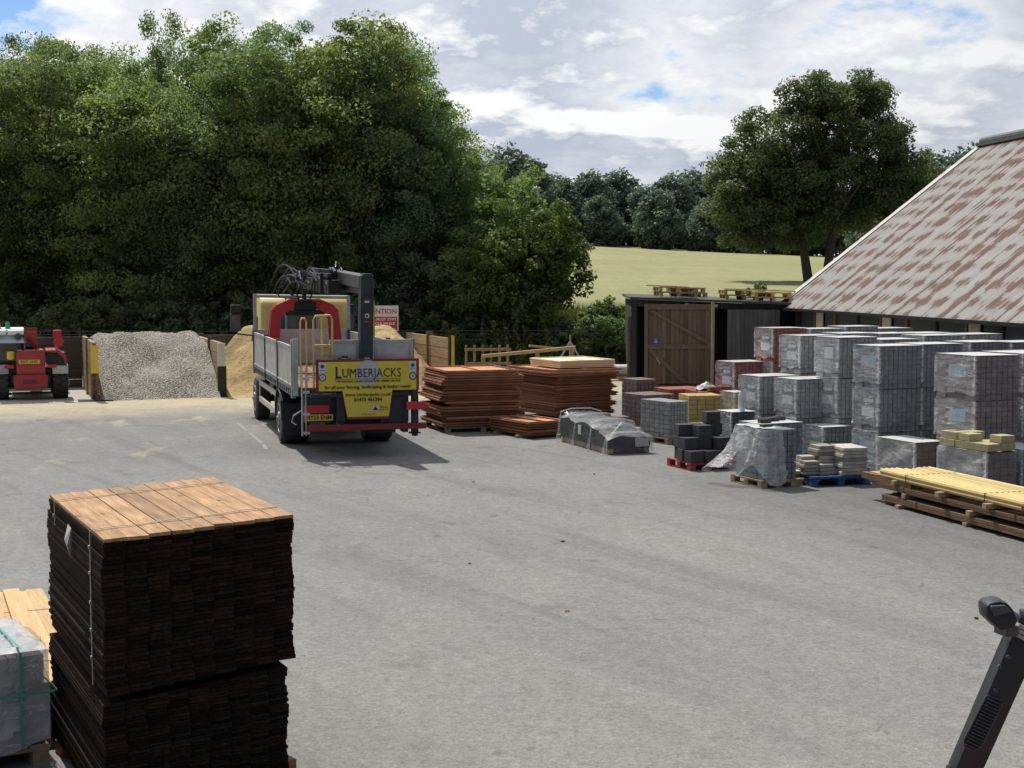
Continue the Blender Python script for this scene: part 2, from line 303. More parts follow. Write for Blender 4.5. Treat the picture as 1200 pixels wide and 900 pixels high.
# rusty corrugated roof (x runs along the eave, y up the slope)
t=NT('rusty_corrugated_iron');c=t.coord()
strk=t.noise(c,1,5,.62,(1.45,.16,1),.25); spot=t.noise(c,1,6,.7,(2.3,1.5,1),.4); grain=t.noise(c,1,4,.7,(9,1.2,1))
w=t.new('ShaderNodeTexWave',wave_type='BANDS',bands_direction='X');w.inputs['Scale'].default_value=.36;w.inputs['Distortion'].default_value=.9;w.inputs['Detail'].default_value=4;w.inputs['Detail Scale'].default_value=1.1;t.l(c,w.inputs[0])
wy=t.new('ShaderNodeTexWave',wave_type='BANDS',bands_direction='Y');wy.inputs['Scale'].default_value=.46;wy.inputs['Distortion'].default_value=2.5;wy.inputs['Detail'].default_value=4;wy.inputs['Detail Scale'].default_value=1.2;t.l(c,wy.inputs[0])
rib=t.noise(c,1,3,.65,(7.1,.75,1)); rib2=t.noise(c,1,2,.6,(5.5,.55,1)); patch=t.noise(c,1,4,.6,(.42,.22,1))
col_=t.noise(c,1,3,.6,(1.9,.05,1)); k=t.math('ADD',t.math('ADD',t.math('MULTIPLY',w.outputs['Fac'],.10),t.math('MULTIPLY',col_,.62)),t.math('MULTIPLY',wy.outputs['Fac'],.09))
k=t.math('ADD',k,t.math('ADD',t.math('MULTIPLY',rib,.34),t.math('MULTIPLY',patch,.18)))
k=t.math('ADD',k,t.math('ADD',t.math('MULTIPLY',strk,.16),t.math('MULTIPLY',t.noise(c,1,3,.7,(7,2.2,1)),.24)))
rust=t.math('ADD',t.math('MULTIPLY',t.ramp(k,.872,.912),.75),t.math('MULTIPLY',t.ramp(k,.79,.90),.25))
zinc=t.mix(t.ramp(grain,.3,.7),(.40,.385,.355),(.53,.515,.48))
rcol=t.mix(t.ramp(spot,.35,.65),(.14,.055,.033),(.26,.12,.072))
val=t.new('ShaderNodeTexWave',wave_type='BANDS',bands_direction='X');val.inputs['Scale'].default_value=.314/.14;t.l(c,val.inputs[0])  # corrugation shading painted into the colour, together with dirt in the valleys
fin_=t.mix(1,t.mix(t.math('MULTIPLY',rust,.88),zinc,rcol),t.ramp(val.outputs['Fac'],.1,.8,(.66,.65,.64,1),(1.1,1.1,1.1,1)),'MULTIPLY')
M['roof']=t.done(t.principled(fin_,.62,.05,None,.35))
M['leaf']=leafmat('leaf',(.080,.122,.062),(.235,.29,.11),.5)
M['leafsyc']=leafmat('sycamore_leaf',(.092,.130,.062),(.295,.34,.12),.5)
M['leafash']=leafmat('ash_leaf',(.078,.120,.074),(.185,.24,.12),.48)
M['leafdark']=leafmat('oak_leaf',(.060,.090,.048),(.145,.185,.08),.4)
M['leaffar']=leafmat('far_leaf',(.105,.15,.11),(.15,.20,.135),.34,(1.1,1.2,1.0))  # distance haze put into the colour: paler, bluer leaves
M['leafbright']=leafmat('bramble_leaf',(.05,.09,.022),(.15,.20,.055),.38)
M['weed']=leafmat('weed_leaf',(.06,.085,.025),(.19,.20,.075),.35)

# ------------------------------------------------------------------ camera, sun, sky
cam=bpy.data.cameras.new('camera');cam.lens=51;cam.sensor_width=36;cam.clip_start=.05;cam.clip_end=9000
co=bpy.data.objects.new('camera',cam);COL.objects.link(co);co.location=(0,0,3.33);co.rotation_euler=(R(90)-math.atan(125/1700),0,0);S.camera=co
EL,AZ=R(56),R(-30)
sd=Vector((math.sin(AZ)*math.cos(EL),math.cos(AZ)*math.cos(EL),math.sin(EL)))
sun=bpy.data.lights.new('sun','SUN');sun.energy=5.0;sun.angle=R(.53);sun.color=(1,.955,.88)
so=bpy.data.objects.new('sun',sun);COL.objects.link(so);so.rotation_euler=(-sd).to_track_quat('-Z','Y').to_euler();so.location=(0,0,40)
S.view_settings.view_transform='Standard';S.view_settings.look='None';S.view_settings.exposure=0
wd=bpy.data.worlds.new('World');S.world=wd;wd.use_nodes=True
class WT(NT):
    def __init__(s): s.n=wd.node_tree; s.n.nodes.clear(); s.out=s.new('ShaderNodeOutputWorld')
t=WT()
sky=t.new('ShaderNodeTexSky',sky_type='NISHITA');sky.sun_disc=False;sky.sun_elevation=EL;sky.sun_rotation=AZ;sky.air_density=1.1;sky.dust_density=.5
d=t.coord('Generated');xyz=t.new('ShaderNodeSeparateXYZ');t.l(d,xyz.inputs[0])
def cloudvec(dz):
    # a cloud layer overhead: divide by the height of the view direction, softened towards the horizon
    z=t.math('ADD',t.math('MAXIMUM',t.math('ADD',xyz.outputs[2],dz),0),.30)
    cx=t.new('ShaderNodeCombineXYZ');t.l(t.math('DIVIDE',xyz.outputs[0],z),cx.inputs[0]);t.l(t.math('DIVIDE',xyz.outputs[1],z),cx.inputs[1]);return cx.outputs[0]
def dens(dz):
    v=cloudvec(dz);mp=t.new('ShaderNodeMapping');mp.inputs['Location'].default_value=(.85,12.55,.4);t.l(v,mp.inputs[0])
    a=t.noise(mp.outputs[0],.9,2,.5);b=t.noise(mp.outputs[0],2.6,10,.56,None,.12);e=t.noise(mp.outputs[0],9,5,.6,None,.3)
    return t.math('ADD',t.math('MULTIPLY',a,.50),t.math('ADD',t.math('MULTIPLY',b,.46),t.math('MULTIPLY',e,.12)))
d0=dens(0);d1=dens(.014)
cover=t.ramp(d0,.464,.503)
thick=t.ramp(d0,.49,.60)
edge=t.math('ADD',.5,t.math('MULTIPLY',t.math('SUBTRACT',d0,d1),8.5),clamp=True)
vd=t.new('ShaderNodeVectorMath',operation='DOT_PRODUCT');t.l(d,vd.inputs[0]);vd.inputs[1].default_value=sd
rmn=t.new('ShaderNodeMapRange');rmn.inputs['From Min'].default_value=.05;rmn.inputs['From Max'].default_value=.62;rmn.inputs['To Min'].default_value=.13;rmn.inputs['To Max'].default_value=1.08;t.l(vd.outputs['Value'],rmn.inputs['Value'])
ccol=t.mix(thick,(1.0,1.01,1.02),(.56,.61,.71))
ccol=t.mix(t.ramp(edge,.48,.82),ccol,(1.12,1.11,1.08))
# clouds away from the sun made darker and bluer to shape the fill light
side=t.mix(t.math('MULTIPLY',t.math('SUBTRACT',rmn.outputs[0],.13),1/.95,clamp=True),(.19,.24,.33),(1.06,1.07,1.09))
ccol=t.mix(1,ccol,side,'MULTIPLY')
skc=t.mix(1,sky.outputs[0],(.07,.09,.125),'MULTIPLY')
fin=t.mix(cover,skc,ccol)
bg=t.new('ShaderNodeBackground');t.l(fin,bg.inputs[0]);bg.inputs[1].default_value=.92
t.l(bg.outputs[0],t.out.inputs[0])

# ------------------------------------------------------------------ ground
def hgt(x,y):
    u=min(max((y-49.5)/11,0),1); u=u*u*(3-2*u)
    h=1.35*u+max(0,min(y,236)-61)*.0437
    lat=-(max(-60,min(x,120))-9)*.05*min(max((y-62)/160,0),1)
    return h+lat
xs=sorted(set([-3500,-1800,-900,-500,-300]+list(range(-200,241,8))+list(range(-30,41,2))+[320,500,900,1800,3500]))
ys=sorted(set([-800,-300,-100,-30,0,30,44]+[46+i*1.5 for i in range(14)]+list(range(68,250,7))+[300,420,700,1200,2500,6000]))
mb=MB();mb.v=[(x,y,hgt(x,y)) for y in ys for x in xs];mb.t=[.5]*len(mb.v);nx=len(xs)
for j in range(len(ys)-1):
    for i in range(nx-1): mb.f.append([j*nx+i,j*nx+i+1,(j+1)*nx+i+1,(j+1)*nx+i]);mb.m.append(0)
structure(mb.build('field',M['terrain'],smooth=True))
mb=MB();mb.quad([(-70,-60,.006),(45,-60,.006),(45,48.6,.006),(-70,48.6,.006)]);structure(mb.build('yard',M['asphalt']))
BR=R(19.5); bu=Vector((math.cos(BR),math.sin(BR),0)); bv=Vector((-math.sin(BR),math.cos(BR),0))
def bay(u,v,z=0): p=Vector((-11.24,39,0))+bu*u+bv*v; return (p.x,p.y,z)
mb=MB();mb.quad([bay(-6,-.35,.012),bay(-.1,-.35,.012),bay(-.1,5.3,.012),bay(-6,5.3,.012)]);structure(mb.build('concrete_pad',M['concrete']))
M['line']=mat('worn_line_paint',(.26,.255,.24),(.19,.187,.18),7,rough=.8,bump=0)
mb=MB()
for (a,b) in (((-6.3,33.1),(-5.75,31.3)),((-5.62,30.9),(-5.02,28.95)),((-4.95,28.7),(-4.75,27.9))):
    dx=Vector((b[0]-a[0],b[1]-a[1],0)).normalized();n=Vector((-dx.y,dx.x,0))*.035
    mb.quad([Vector((*a,.011))-n,Vector((*b,.011))-n,Vector((*b,.011))+n,Vector((*a,.011))+n])
structure(mb.build('road_marking',M['line']))

# ------------------------------------------------------------------ lettering
def text_mesh(s,size,m,align='CENTER',xs=1,ext=.0015,bold=0):
    cu=bpy.data.curves.new('lettering','FONT');cu.body=s;cu.size=size;cu.align_x=align;cu.align_y='CENTER';cu.extrude=ext;cu.offset=bold;cu.resolution_u=2
    o=bpy.data.objects.new('lettering',cu);COL.objects.link(o)
    dg=bpy.context.evaluated_depsgraph_get();me=bpy.data.meshes.new_from_object(o.evaluated_get(dg));bpy.data.objects.remove(o);bpy.data.curves.remove(cu)
    me.name='lettering';me.transform(Matrix.Scale(xs,4,(1,0,0)));me.materials.clear();me.materials.append(m);return me
def text(s,size,m,parent,loc,width=None,rot=(math.pi/2,0,0),align='CENTER',xs=1,bold=0,name='lettering'):
    me=text_mesh(s,size,m,align,xs,bold=bold)
    if width:
        ex=[v.co.x for v in me.vertices];k=width/(max(ex)-min(ex));me.transform(Matrix.Scale(k,4,(1,0,0)))
    o=link(name,me,parent);o.location=loc;o.rotation_euler=rot;return o

# ------------------------------------------------------------------ foliage
def leaf_cloud(name,centers,radii,per,size,m,seed,flat=.75,tint_by=None,droop=0):
    g=np.random.default_rng(seed);C=np.repeat(np.array(centers),per,0);Rr=np.repeat(np.array(radii),per)[:,None]
    n=len(C);d=g.normal(size=(n,3));d/=np.linalg.norm(d,axis=1)[:,None];rad=g.random((n,1))**.45
    P=C+d*rad*Rr*np.array([1,1,flat])
    nor=d*.6+g.normal(size=(n,3))*.7+np.array([0,0,.55]);nor/=np.linalg.norm(nor,axis=1)[:,None]
    a=np.cross(nor,g.normal(size=(n,3)));a/=np.linalg.norm(a,axis=1)[:,None]+1e-9
    if droop: a=a*(1-droop)+np.array([0,0,-1])*droop;a/=np.linalg.norm(a,axis=1)[:,None]
    b=np.cross(nor,a);s=size*(.6+.8*g.random((n,1)))
    V=np.stack([P-a*s*.5,P+b*s*.28-a*s*.05,P+a*s*.5+nor*s*.05,P-b*s*.28-a*s*.05],1).reshape(-1,3)
    me=bpy.data.meshes.new(name);me.vertices.add(4*n);me.vertices.foreach_set('co',V.ravel().astype(np.float32))
    me.loops.add(4*n);me.loops.foreach_set('vertex_index',np.arange(4*n,dtype=np.int32));me.polygons.add(n);me.polygons.foreach_set('loop_start',np.arange(0,4*n,4,dtype=np.int32))
    tv=np.repeat(np.repeat(g.random(len(centers)),per)*.65+g.random(n)*.35,4)
    at=me.attributes.new('tint','FLOAT','POINT');at.data.foreach_set('value',tv.astype(np.float32))
    me.materials.append(m);me.update();me.validate();return me
def blob_points(blobs,n,seed,shell=.55):
    g=random.Random(seed);out=[];wts=[b[3]*b[4]*b[5] for b in blobs]
    for _ in range(n):
        b=g.choices(blobs,[w**.75 for w in wts])[0]
        while True:
            v=Vector((g.gauss(0,1),g.gauss(0,1),g.gauss(0,1)));
            if v.length>.01: break
        v.normalize();r=shell+(1-shell)*g.random()**.6
        if g.random()<.18:r=g.random()*shell
        out.append((b[0]+v.x*r*b[3],b[1]+v.y*r*b[4],b[2]+v.z*r*b[5]))
    return out
def trunk_mesh(name,h,r,limbs,seed,fork=None,m='bark'):
    g=random.Random(seed);mb=MB();top=Vector((g.uniform(-.3,.3),g.uniform(-.3,.3),h))
    pts=[Vector((0,0,-.3)).lerp(top,i/6)+Vector((g.uniform(-.08,.08),g.uniform(-.08,.08),0))*(i>0) for i in range(7)]
    mb.tube(pts,[r*1.35,r,.88*r,.74*r,.58*r,.42*r,.2*r],9)
    for i in range(limbs):
        f=g.uniform(.3,.95);p=Vector((0,0,0)).lerp(top,f);an=g.uniform(0,6.28);L=h*g.uniform(.3,.5)*(1.15-f*.5)
        q=p+Vector((math.cos(an)*L*.8,math.sin(an)*L*.8,L*.75));mid=p.lerp(q,.5)+Vector((0,0,-L*.07))
        mb.tube([p,mid,q],[r*.42*(1.1-f*.5),r*.26,r*.07],6)
        for k in range(2):
            a2=an+g.uniform(-1,1);q2=mid+Vector((math.cos(a2)*L*.5,math.sin(a2)*L*.5,L*.4));mb.tube([mid,q2],[r*.18,r*.04],5)
    return mb.mesh(name,M[m],smooth=True)
def big_tree_protos():
    P=[]
    for k,(blobs,lm,n,per,ls) in enumerate((
        ([(0,0,7.6,3.4,3.2,4.2),(-1.7,.3,5.0,2.7,2.6,3.2),(1.9,-.3,5.2,2.8,2.6,3.4),(.3,-.9,3.2,3.2,2.3,2.6),(.2,.3,10.2,2.2,2.1,2.0)],'leaf',390,235,.135),
        ([(0,0,7.0,3.9,3.3,3.8),(-2.2,-.3,6.3,2.4,2.4,2.8),(2.3,.2,6.8,2.4,2.4,2.9),(0,-1.0,3.0,3.6,2.4,2.7),(-.9,0,9.8,2.3,2.2,2.1),(1.3,0,9.4,2.2,2.1,2.0)],'leafsyc',400,235,.145),
        ([(0,0,8.0,2.6,2.6,4.0),(-.9,0,5.2,2.5,2.4,3.6),(1.1,-.3,4.6,2.5,2.3,3.4),(0,-.5,2.6,2.8,2.2,2.2)],'leafash',320,240,.12))):
        c=blob_points(blobs,n,40+k);g=random.Random(k);r=[g.uniform(.45,1.2) for _ in c]
        P.append((leaf_cloud('crown',c,r,per,ls,M[lm],70+k,.55),trunk_mesh('trunk',8.6,.27,9,k)))
    return P
PROT=big_tree_protos()
def tree(proto,x,y,sc,rz,label,group,name='broadleaf_tree',sx=1,z=None,cat='tree'):
    o=thing(name,label,cat,(x,y,hgt(x,y) if z is None else z),rz,group);o.scale=(sc*sx,sc*sx,sc)
    link('crown',proto[0],o);link('trunk',proto[1],o);return o
def px_x(px,D): return (px-600)/1700*D
WG='trees of the wood behind the aggregate bays'
# front edge of the wood, then taller trees behind
front=[(-25,92,57,1,'far left tree of the wood, half out of the picture'),(62,60,56,0,'wood tree directly above the red telehandler'),(150,72,55,1,'wood tree directly above the gravel heap'),(232,60,54.5,2,'slender wood tree above the heap of yellow sand'),
 (318,42,54,0,'tall leafy wood tree rising behind the lorry cab'),(402,26,54.5,1,'broad bright-topped tree, tallest crown of the wood'),(462,58,55,2,'wood tree above the red warning notice'),(500,118,56,0,'rounded tree at the right end of the tall wood')]
for i,(px,ty,D,k,lab) in enumerate(front):
    zt=3.33+(325-ty)/1700*D;x=px_x(px,D);z0=hgt(x,D);H0=(12.2,11.9,12.1)[k]
    tree(PROT[k],x,D,(zt-z0)/H0,rnd.uniform(0,6.28),lab,WG,sx=1.0)
back=[(-5,55,66,2,'slim feathery tree at the top left corner of the wood'),(38,40,64,2,'tall slim tree showing above the wood at the far left'),(98,52,63,0,'tree top showing above the gravel heap tree'),(262,30,62,1,'back tree right of the slender birch top'),(345,24,63,2,'back tree left of the tallest crown'),(445,38,63,0,'back tree on the right shoulder of the tallest crown'),(500,112,64,1,'back tree filling the right edge of the wood'),(180,60,66,1,'back tree behind the slender birch top')]
for px,ty,D,k,lab in back:
    zt=3.33+(325-ty)/1700*D;x=px_x(px,D);z0=hgt(x,D)
    tree(PROT[k],x,D,(zt-z0)/12.1,rnd.uniform(0,6.28),lab,WG,sx=.85)
# birch with drooping top
c=[];g=random.Random(5)
for i in range(70):
    z=g.uniform(6,13.6);rr=(1.25 if z<11 else .75+.35*math.sin(z*3));a=g.uniform(0,6.28);c.append((math.cos(a)*rr*g.random()**.5,math.sin(a)*rr*g.random()**.5,z))
bp=(leaf_cloud('crown',c,[g.uniform(.3,.5) for _ in c],130,.13,M['leaf'],5,1.4,droop=.5),trunk_mesh('trunk',12.0,.12,3,8))
D=62;x=px_x(195,D);tree(bp,x,D,(3.33+(325-14)/1700*D-hgt(x,D))/14.2,0,'slender birch whose wispy drooping top stands above the wood',WG,'birch_tree')
x=px_x(52,63);tree(bp,x,63,(3.33+(325-40)/1700*63-hgt(x,63))/14.2,2,'second wispy birch top, above the red telehandler',WG,'birch_tree')
# dark undergrowth under the wood
def shrub_proto(name,w,h,n,per,ls,m,seed):
    c=blob_points([(0,0,h*.45,w,w*.8,h*.5),(w*.4,.1,h*.4,w*.7,w*.6,h*.45),(-w*.4,-.1,h*.35,w*.7,w*.6,h*.42)],n,seed,.4)
    g=random.Random(seed);mb=MB()
    for i in range(7):
        a=g.uniform(0,6.28);mb.tube([(0,0,-.1),(math.cos(a)*w*.3,math.sin(a)*w*.3,h*.4),(math.cos(a)*w*.6,math.sin(a)*w*.6,h*.8)],[.03,.02,.008],5)
    return (leaf_cloud('foliage',c,[g.uniform(.2,.42)*w*.5 for _ in c],per,ls,m,seed),mb.mesh('stem',M['bark']))
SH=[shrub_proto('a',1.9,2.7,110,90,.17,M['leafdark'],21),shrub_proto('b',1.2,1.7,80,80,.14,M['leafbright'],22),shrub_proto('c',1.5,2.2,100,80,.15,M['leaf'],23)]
def shrub(k,x,y,sc,rz,label,group,z=None,name='shrub'):
    o=thing(name,label,'shrub',(x,y,hgt(x,y) if z is None else z),rz,group);o.scale=(sc,)*3
    link('foliage',SH[k][0],o);link('stem',SH[k][1],o);return o
UG='dark undergrowth along the foot of the wood'
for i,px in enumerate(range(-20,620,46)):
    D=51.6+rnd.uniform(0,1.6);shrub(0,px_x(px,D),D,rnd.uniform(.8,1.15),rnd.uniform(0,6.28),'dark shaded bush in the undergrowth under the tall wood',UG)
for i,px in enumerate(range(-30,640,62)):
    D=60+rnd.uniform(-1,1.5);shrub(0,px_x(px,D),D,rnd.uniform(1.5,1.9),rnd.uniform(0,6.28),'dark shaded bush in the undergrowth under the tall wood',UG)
# smaller tree right of the wood
sp=blob_points([(0,0,4.8,1.5,1.5,1.8),(-1.1,0,3.4,1.5,1.4,1.7),(1.05,-.1,3.9,1.25,1.2,1.5),(.1,-.3,2.0,1.6,1.3,1.6),(-.9,.2,1.4,1.4,1.2,1.3)],230,91)
g=random.Random(9)
sm=(leaf_cloud('crown',sp,[g.uniform(.3,.55) for _ in sp],95,.17,M['leafbright'],91),trunk_mesh('trunk',4.6,.15,8,91))
smd=(leaf_cloud('crown',sp,[g.uniform(.3,.55) for _ in sp],95,.17,M['leaf'],92),sm[1])
SG='smaller trees between the wood and the field'
D=51.5;tree(sm,px_x(624,D),D,.97,.4,'small pale-leaved tree standing out at the right end of the wood',SG)
D=54;tree(smd,px_x(592,D),D,1.1,2.2,'dark rounded tree between the tall wood and the pale small tree',SG)
D=58;tree(smd,px_x(548,D),D,1.12,3.9,'dark tree tucked behind the right shoulder of the wood',SG)
D=53;tree(smd,px_x(560,D),D,.8,1.0,'low dark tree under the right end of the wood',SG)
# bushes and brambles at the field corner
BG='bushes at the corner of the field'
for px,D,k,sc,lab in ((655,51.2,0,.75,'dark bush at the foot of the pale small tree'),(676,50.6,2,.85,'leafy bush with pale flecks right of the small tree'),(700,50.4,1,1.0,'bright green bramble left of the dark shed'),(722,51,1,1.05,'bright green bramble next to the corner post of the dark shed'),(690,54,2,.8,'mid green bush behind the brambles'),(712,56,1,1.0,'pale bush on the bank below the corn field')):
    shrub(k,px_x(px,D),D,sc,rnd.uniform(0,6.28),lab,BG)
D=46.8;shrub(1,px_x(888,72),72,.75,1,'small dark bush showing above the pallets on the shed roof',None)
# twin-stemmed field tree
tb=[(-6.0,0,6.6,2.5,2.4,2.8),(-5.2,-.3,4.2,2.4,2.2,2.0),(-1.5,.5,4.6,3.2,2.6,2.0),(.6,1,5.4,3.4,2.6,2.2),(6.0,0,7.0,2.0,2.2,2.4),(-3.2,0,9.2,3.3,3,3.6),(2.6,.2,10.6,3.7,3.4,3.7),(-.3,-.2,12.2,2.7,2.6,2.3),(-4.9,0,6.0,2.6,2.4,2.7),(5.2,0,8.4,2.3,2.4,2.8),(0,.4,7.2,4.4,3.4,3.3),(-3.6,-.2,4.0,2.4,2.2,1.6),(4.3,0,5.4,2.6,2.4,2.2),(2.6,0,13.0,2.5,2.4,1.8)]
c=blob_points(tb,820,61,.5);g=random.Random(6)
cr=leaf_cloud('crown',c,[g.uniform(.6,1.1) for _ in c],170,.23,M['leafdark'],61,.7)
mb=MB()
for dx,tx,lean in ((-.55,-3.0,.0),(.55,1.6,.2)):
    p0=Vector((dx,0,-.5));p1=Vector((dx*1.4+tx*.12,0,3));p2=Vector((tx*.6,lean,7));p3=Vector((tx,lean,12))
    mb.tube([p0,p1,p2,p3],[.38,.27,.18,.05],10)
    for i in range(9):
        s=rnd.uniform(0,1);b=p1.lerp(p2,s);a=rnd.uniform(0,6.28);L=rnd.uniform(2.2,4.2);mb.tube([b,b+Vector((math.cos(a)*L*.5,math.sin(a)*L*.5,L*.45)),b+Vector((math.cos(a)*L,math.sin(a)*L,L*.9))],[.16,.11,.03],6)
D=103;x=px_x(957,D);z0=3.33-(328-325)/1700*D
o=tree((cr,mb.mesh('trunk',M['bark'],smooth=True)),x,D,.985,0,'big spreading tree with two dark trunks alone on the corn field',None,z=hgt(x,D),name='field_tree')
o.scale=(1.0,1.0,(3.33+(325-84)/1700*D-hgt(x,D))/14.9)
# far hedge line
fc=blob_points([(0,0,5.2,4.2,4,4.2),(-2.6,0,3.6,3.2,3,3.3),(2.8,0,3.8,3.3,3,3.6),(.3,0,8.4,2.6,2.4,2.2),(0,0,1.6,4.6,3,1.8)],190,33,.5);g=random.Random(3)
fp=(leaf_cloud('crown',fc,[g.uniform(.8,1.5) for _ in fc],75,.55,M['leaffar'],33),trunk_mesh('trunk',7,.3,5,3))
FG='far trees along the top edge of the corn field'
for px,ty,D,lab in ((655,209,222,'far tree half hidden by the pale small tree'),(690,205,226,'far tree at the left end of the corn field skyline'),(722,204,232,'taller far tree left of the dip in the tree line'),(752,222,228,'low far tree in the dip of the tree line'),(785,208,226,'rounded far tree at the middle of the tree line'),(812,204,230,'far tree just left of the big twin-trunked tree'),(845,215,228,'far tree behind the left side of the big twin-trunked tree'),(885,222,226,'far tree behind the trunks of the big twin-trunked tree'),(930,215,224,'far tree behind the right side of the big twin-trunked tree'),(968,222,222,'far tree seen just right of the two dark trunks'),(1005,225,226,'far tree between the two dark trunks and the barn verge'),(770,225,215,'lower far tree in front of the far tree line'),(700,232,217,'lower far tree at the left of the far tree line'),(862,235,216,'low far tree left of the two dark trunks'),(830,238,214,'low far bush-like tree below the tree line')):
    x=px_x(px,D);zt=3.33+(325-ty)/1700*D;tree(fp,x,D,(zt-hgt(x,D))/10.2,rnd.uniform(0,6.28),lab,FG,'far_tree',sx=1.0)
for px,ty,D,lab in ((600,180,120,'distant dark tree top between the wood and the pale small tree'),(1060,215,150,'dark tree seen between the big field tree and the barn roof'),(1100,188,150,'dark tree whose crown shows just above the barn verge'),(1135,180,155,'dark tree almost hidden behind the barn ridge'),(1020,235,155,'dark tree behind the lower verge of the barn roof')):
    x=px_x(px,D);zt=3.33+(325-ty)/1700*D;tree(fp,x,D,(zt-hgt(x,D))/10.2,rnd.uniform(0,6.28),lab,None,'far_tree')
# weeds and rough grass behind the stacks
def weed_proto(seed,h=1.0):
    g=random.Random(seed);c=[];mb=MB()
    for i in range(9):
        a=g.uniform(0,6.28);r=g.uniform(.05,.3);H=h*g.uniform(.6,1.15);bx,by=math.cos(a)*r,math.sin(a)*r
        mb.tube([(bx*.5,by*.5,0),(bx,by,H*.6),(bx*1.3,by*1.3,H)],[.01,.008,.004],4)
        for k in range(9):
            f=g.uniform(.15,1);c.append((bx*(.5+.8*f)+g.uniform(-.06,.06),by*(.5+.8*f)+g.uniform(-.06,.06),H*f))
    return (leaf_cloud('foliage',c,[.07]*len(c),9,.09,M['weed'],seed,1.2,droop=.2),mb.mesh('stem',M['weed']))
WP=[weed_proto(1),weed_proto(2,1.2),weed_proto(3,.8)]
for i in range(34):
    px=525+i*6.4+rnd.uniform(-3,3);D=49.4+rnd.uniform(-.3,1.5);k=i%3
    o=thing('weed_plant','tall straggly weed growing behind the stacks of fence panels','weed',(px_x(px,D),D,hgt(px_x(px,D),D)),rnd.uniform(0,6.28),'tall weeds along the edge of the yard');s=rnd.uniform(.7,1.5);o.scale=(s,s,s*rnd.uniform(.8,1.25))
    link('foliage',WP[k][0],o);link('stem',WP[k][1],o)
def grass(name,n,xr,yr,h,m,seed):
    g=np.random.default_rng(seed);X=g.uniform(*xr,n);Y=g.uniform(*yr,n);Z=np.array([hgt(a,b) for a,b in zip(X,Y)]);H=h*(.5+g.random(n));A=g.uniform(0,6.28,n);L=g.normal(0,.25,(n,2))*H[:,None]
    w=.018+.012*g.random(n);ux,uy=np.cos(A)*w,np.sin(A)*w
    V=np.stack([np.stack([X-ux,Y-uy,Z-.03],1),np.stack([X+ux,Y+uy,Z-.03],1),np.stack([X+L[:,0],Y+L[:,1],Z+H],1)],1).reshape(-1,3)
    me=bpy.data.meshes.new(name);me.vertices.add(3*n);me.vertices.foreach_set('co',V.ravel().astype(np.float32));me.loops.add(3*n);me.loops.foreach_set('vertex_index',np.arange(3*n,dtype=np.int32));me.polygons.add(n);me.polygons.foreach_set('loop_start',np.arange(0,3*n,3,dtype=np.int32))
    at=me.attributes.new('tint','FLOAT','POINT');at.data.foreach_set('value',np.repeat(g.random(n),3).astype(np.float32));me.materials.append(m);me.update();me.validate()
    o=link(name,me);o['kind']='stuff';return o
grass('rough_grass',26000,(-4,8),(48.8,66),.55,M['weed'],4)

# ------------------------------------------------------------------ wire fence behind the bays
f=thing('wire_fence','black wire fence on thin posts running along the foot of the wood','fence',(-18,49.6,0))
posts=[i*3.2 for i in range(8)]
for p in posts:
    if 3.2*0<=p: MB().tube([(p,.02*p,0),(p,.02*p,1.6)],.035,7).build('post',M['sleeperdark'],f)
for z in (.5,.9,1.2,1.38,1.5):
    MB().tube([(-4,-.08,z),(11,.22,z-.02),(22.8,.45,z+.01)],.011,5).build('wire',M['wire'],f)

# ------------------------------------------------------------------ aggregate bays
def board_wall(name,u0,v0,u1,v1,h,label,m,posts,n=6,th=.1,cat='bay wall',group='board walls of the aggregate bays',capm=None):
    a=Vector(bay(u0,v0));b=Vector(bay(u1,v1));L=(b-a).length;rz=math.atan2(b.y-a.y,b.x-a.x)
    o=thing(name,label,cat,a,rz,group);mb=MB();seg=int(L/2.4)+1
    for k in range(n):
        for s in range(seg):
            x0=L*s/seg;x1=L*(s+1)/seg-.008;mb.box(x0,x1,-th/2+rnd.uniform(-.006,.006),th/2,h*k/n+.01,h*(k+1)/n-.006,t=rnd.random())
    mb.build('boards',M[m],o)
    for x,hh,pm,w in posts: MB().box(x-w/2,x+w/2,-th/2-.05,th/2+.05,0,hh).build('post',M[pm],o)
    return o
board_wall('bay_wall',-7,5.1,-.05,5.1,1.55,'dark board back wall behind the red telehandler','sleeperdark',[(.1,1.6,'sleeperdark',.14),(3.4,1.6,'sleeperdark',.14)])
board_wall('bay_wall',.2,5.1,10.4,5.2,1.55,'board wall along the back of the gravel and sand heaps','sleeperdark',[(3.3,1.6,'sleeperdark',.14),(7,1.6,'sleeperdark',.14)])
p=board_wall('bay_wall',0,0,0,5.0,1.58,'pale board partition between the telehandler and the gravel heap','sleeper',[(.08,1.5,'woodmid',.16),(2.4,1.62,'sleeper',.14)],5)
MB().box(-.03,.0,-.1,.1,.75,1.5).build('warning_strip',M['plate'],p); MB().box(-.25,.2,-.45,.45,.0,.05).build('base_plate',M['dkgrey'],p)
p=board_wall('bay_wall',3.42,.25,3.42,5.0,1.52,'board partition with a dark post between the gravel heap and the yellow sand','sleeper',[(2.0,1.6,'sleeperdark',.1)],5)
q=MB().box(-.1,.02,-.12,.12,0,.86).build('post',M['black'],p);MB().box(-.09,.03,-.1,.1,.86,1.5).build('post',M['labelwhite'],p)
p=board_wall('bay_wall',6.9,.6,6.9,5.0,1.5,'board partition between the two sand heaps, hidden behind the lorry','sleeper',[],5)
p=board_wall('bay_wall',10.1,.35,10.1,5.0,1.55,'sunlit board partition ending in a yellow and black post right of the sand','sleeper',[(2.1,1.66,'woodmid',.1)],5)
MB().box(-.16,-.06,-.1,.0,0,1.62).build('post',M['yellow'],p);MB().box(-.16,-.06,.0,.07,0,1.62).build('post',M['black'],p)
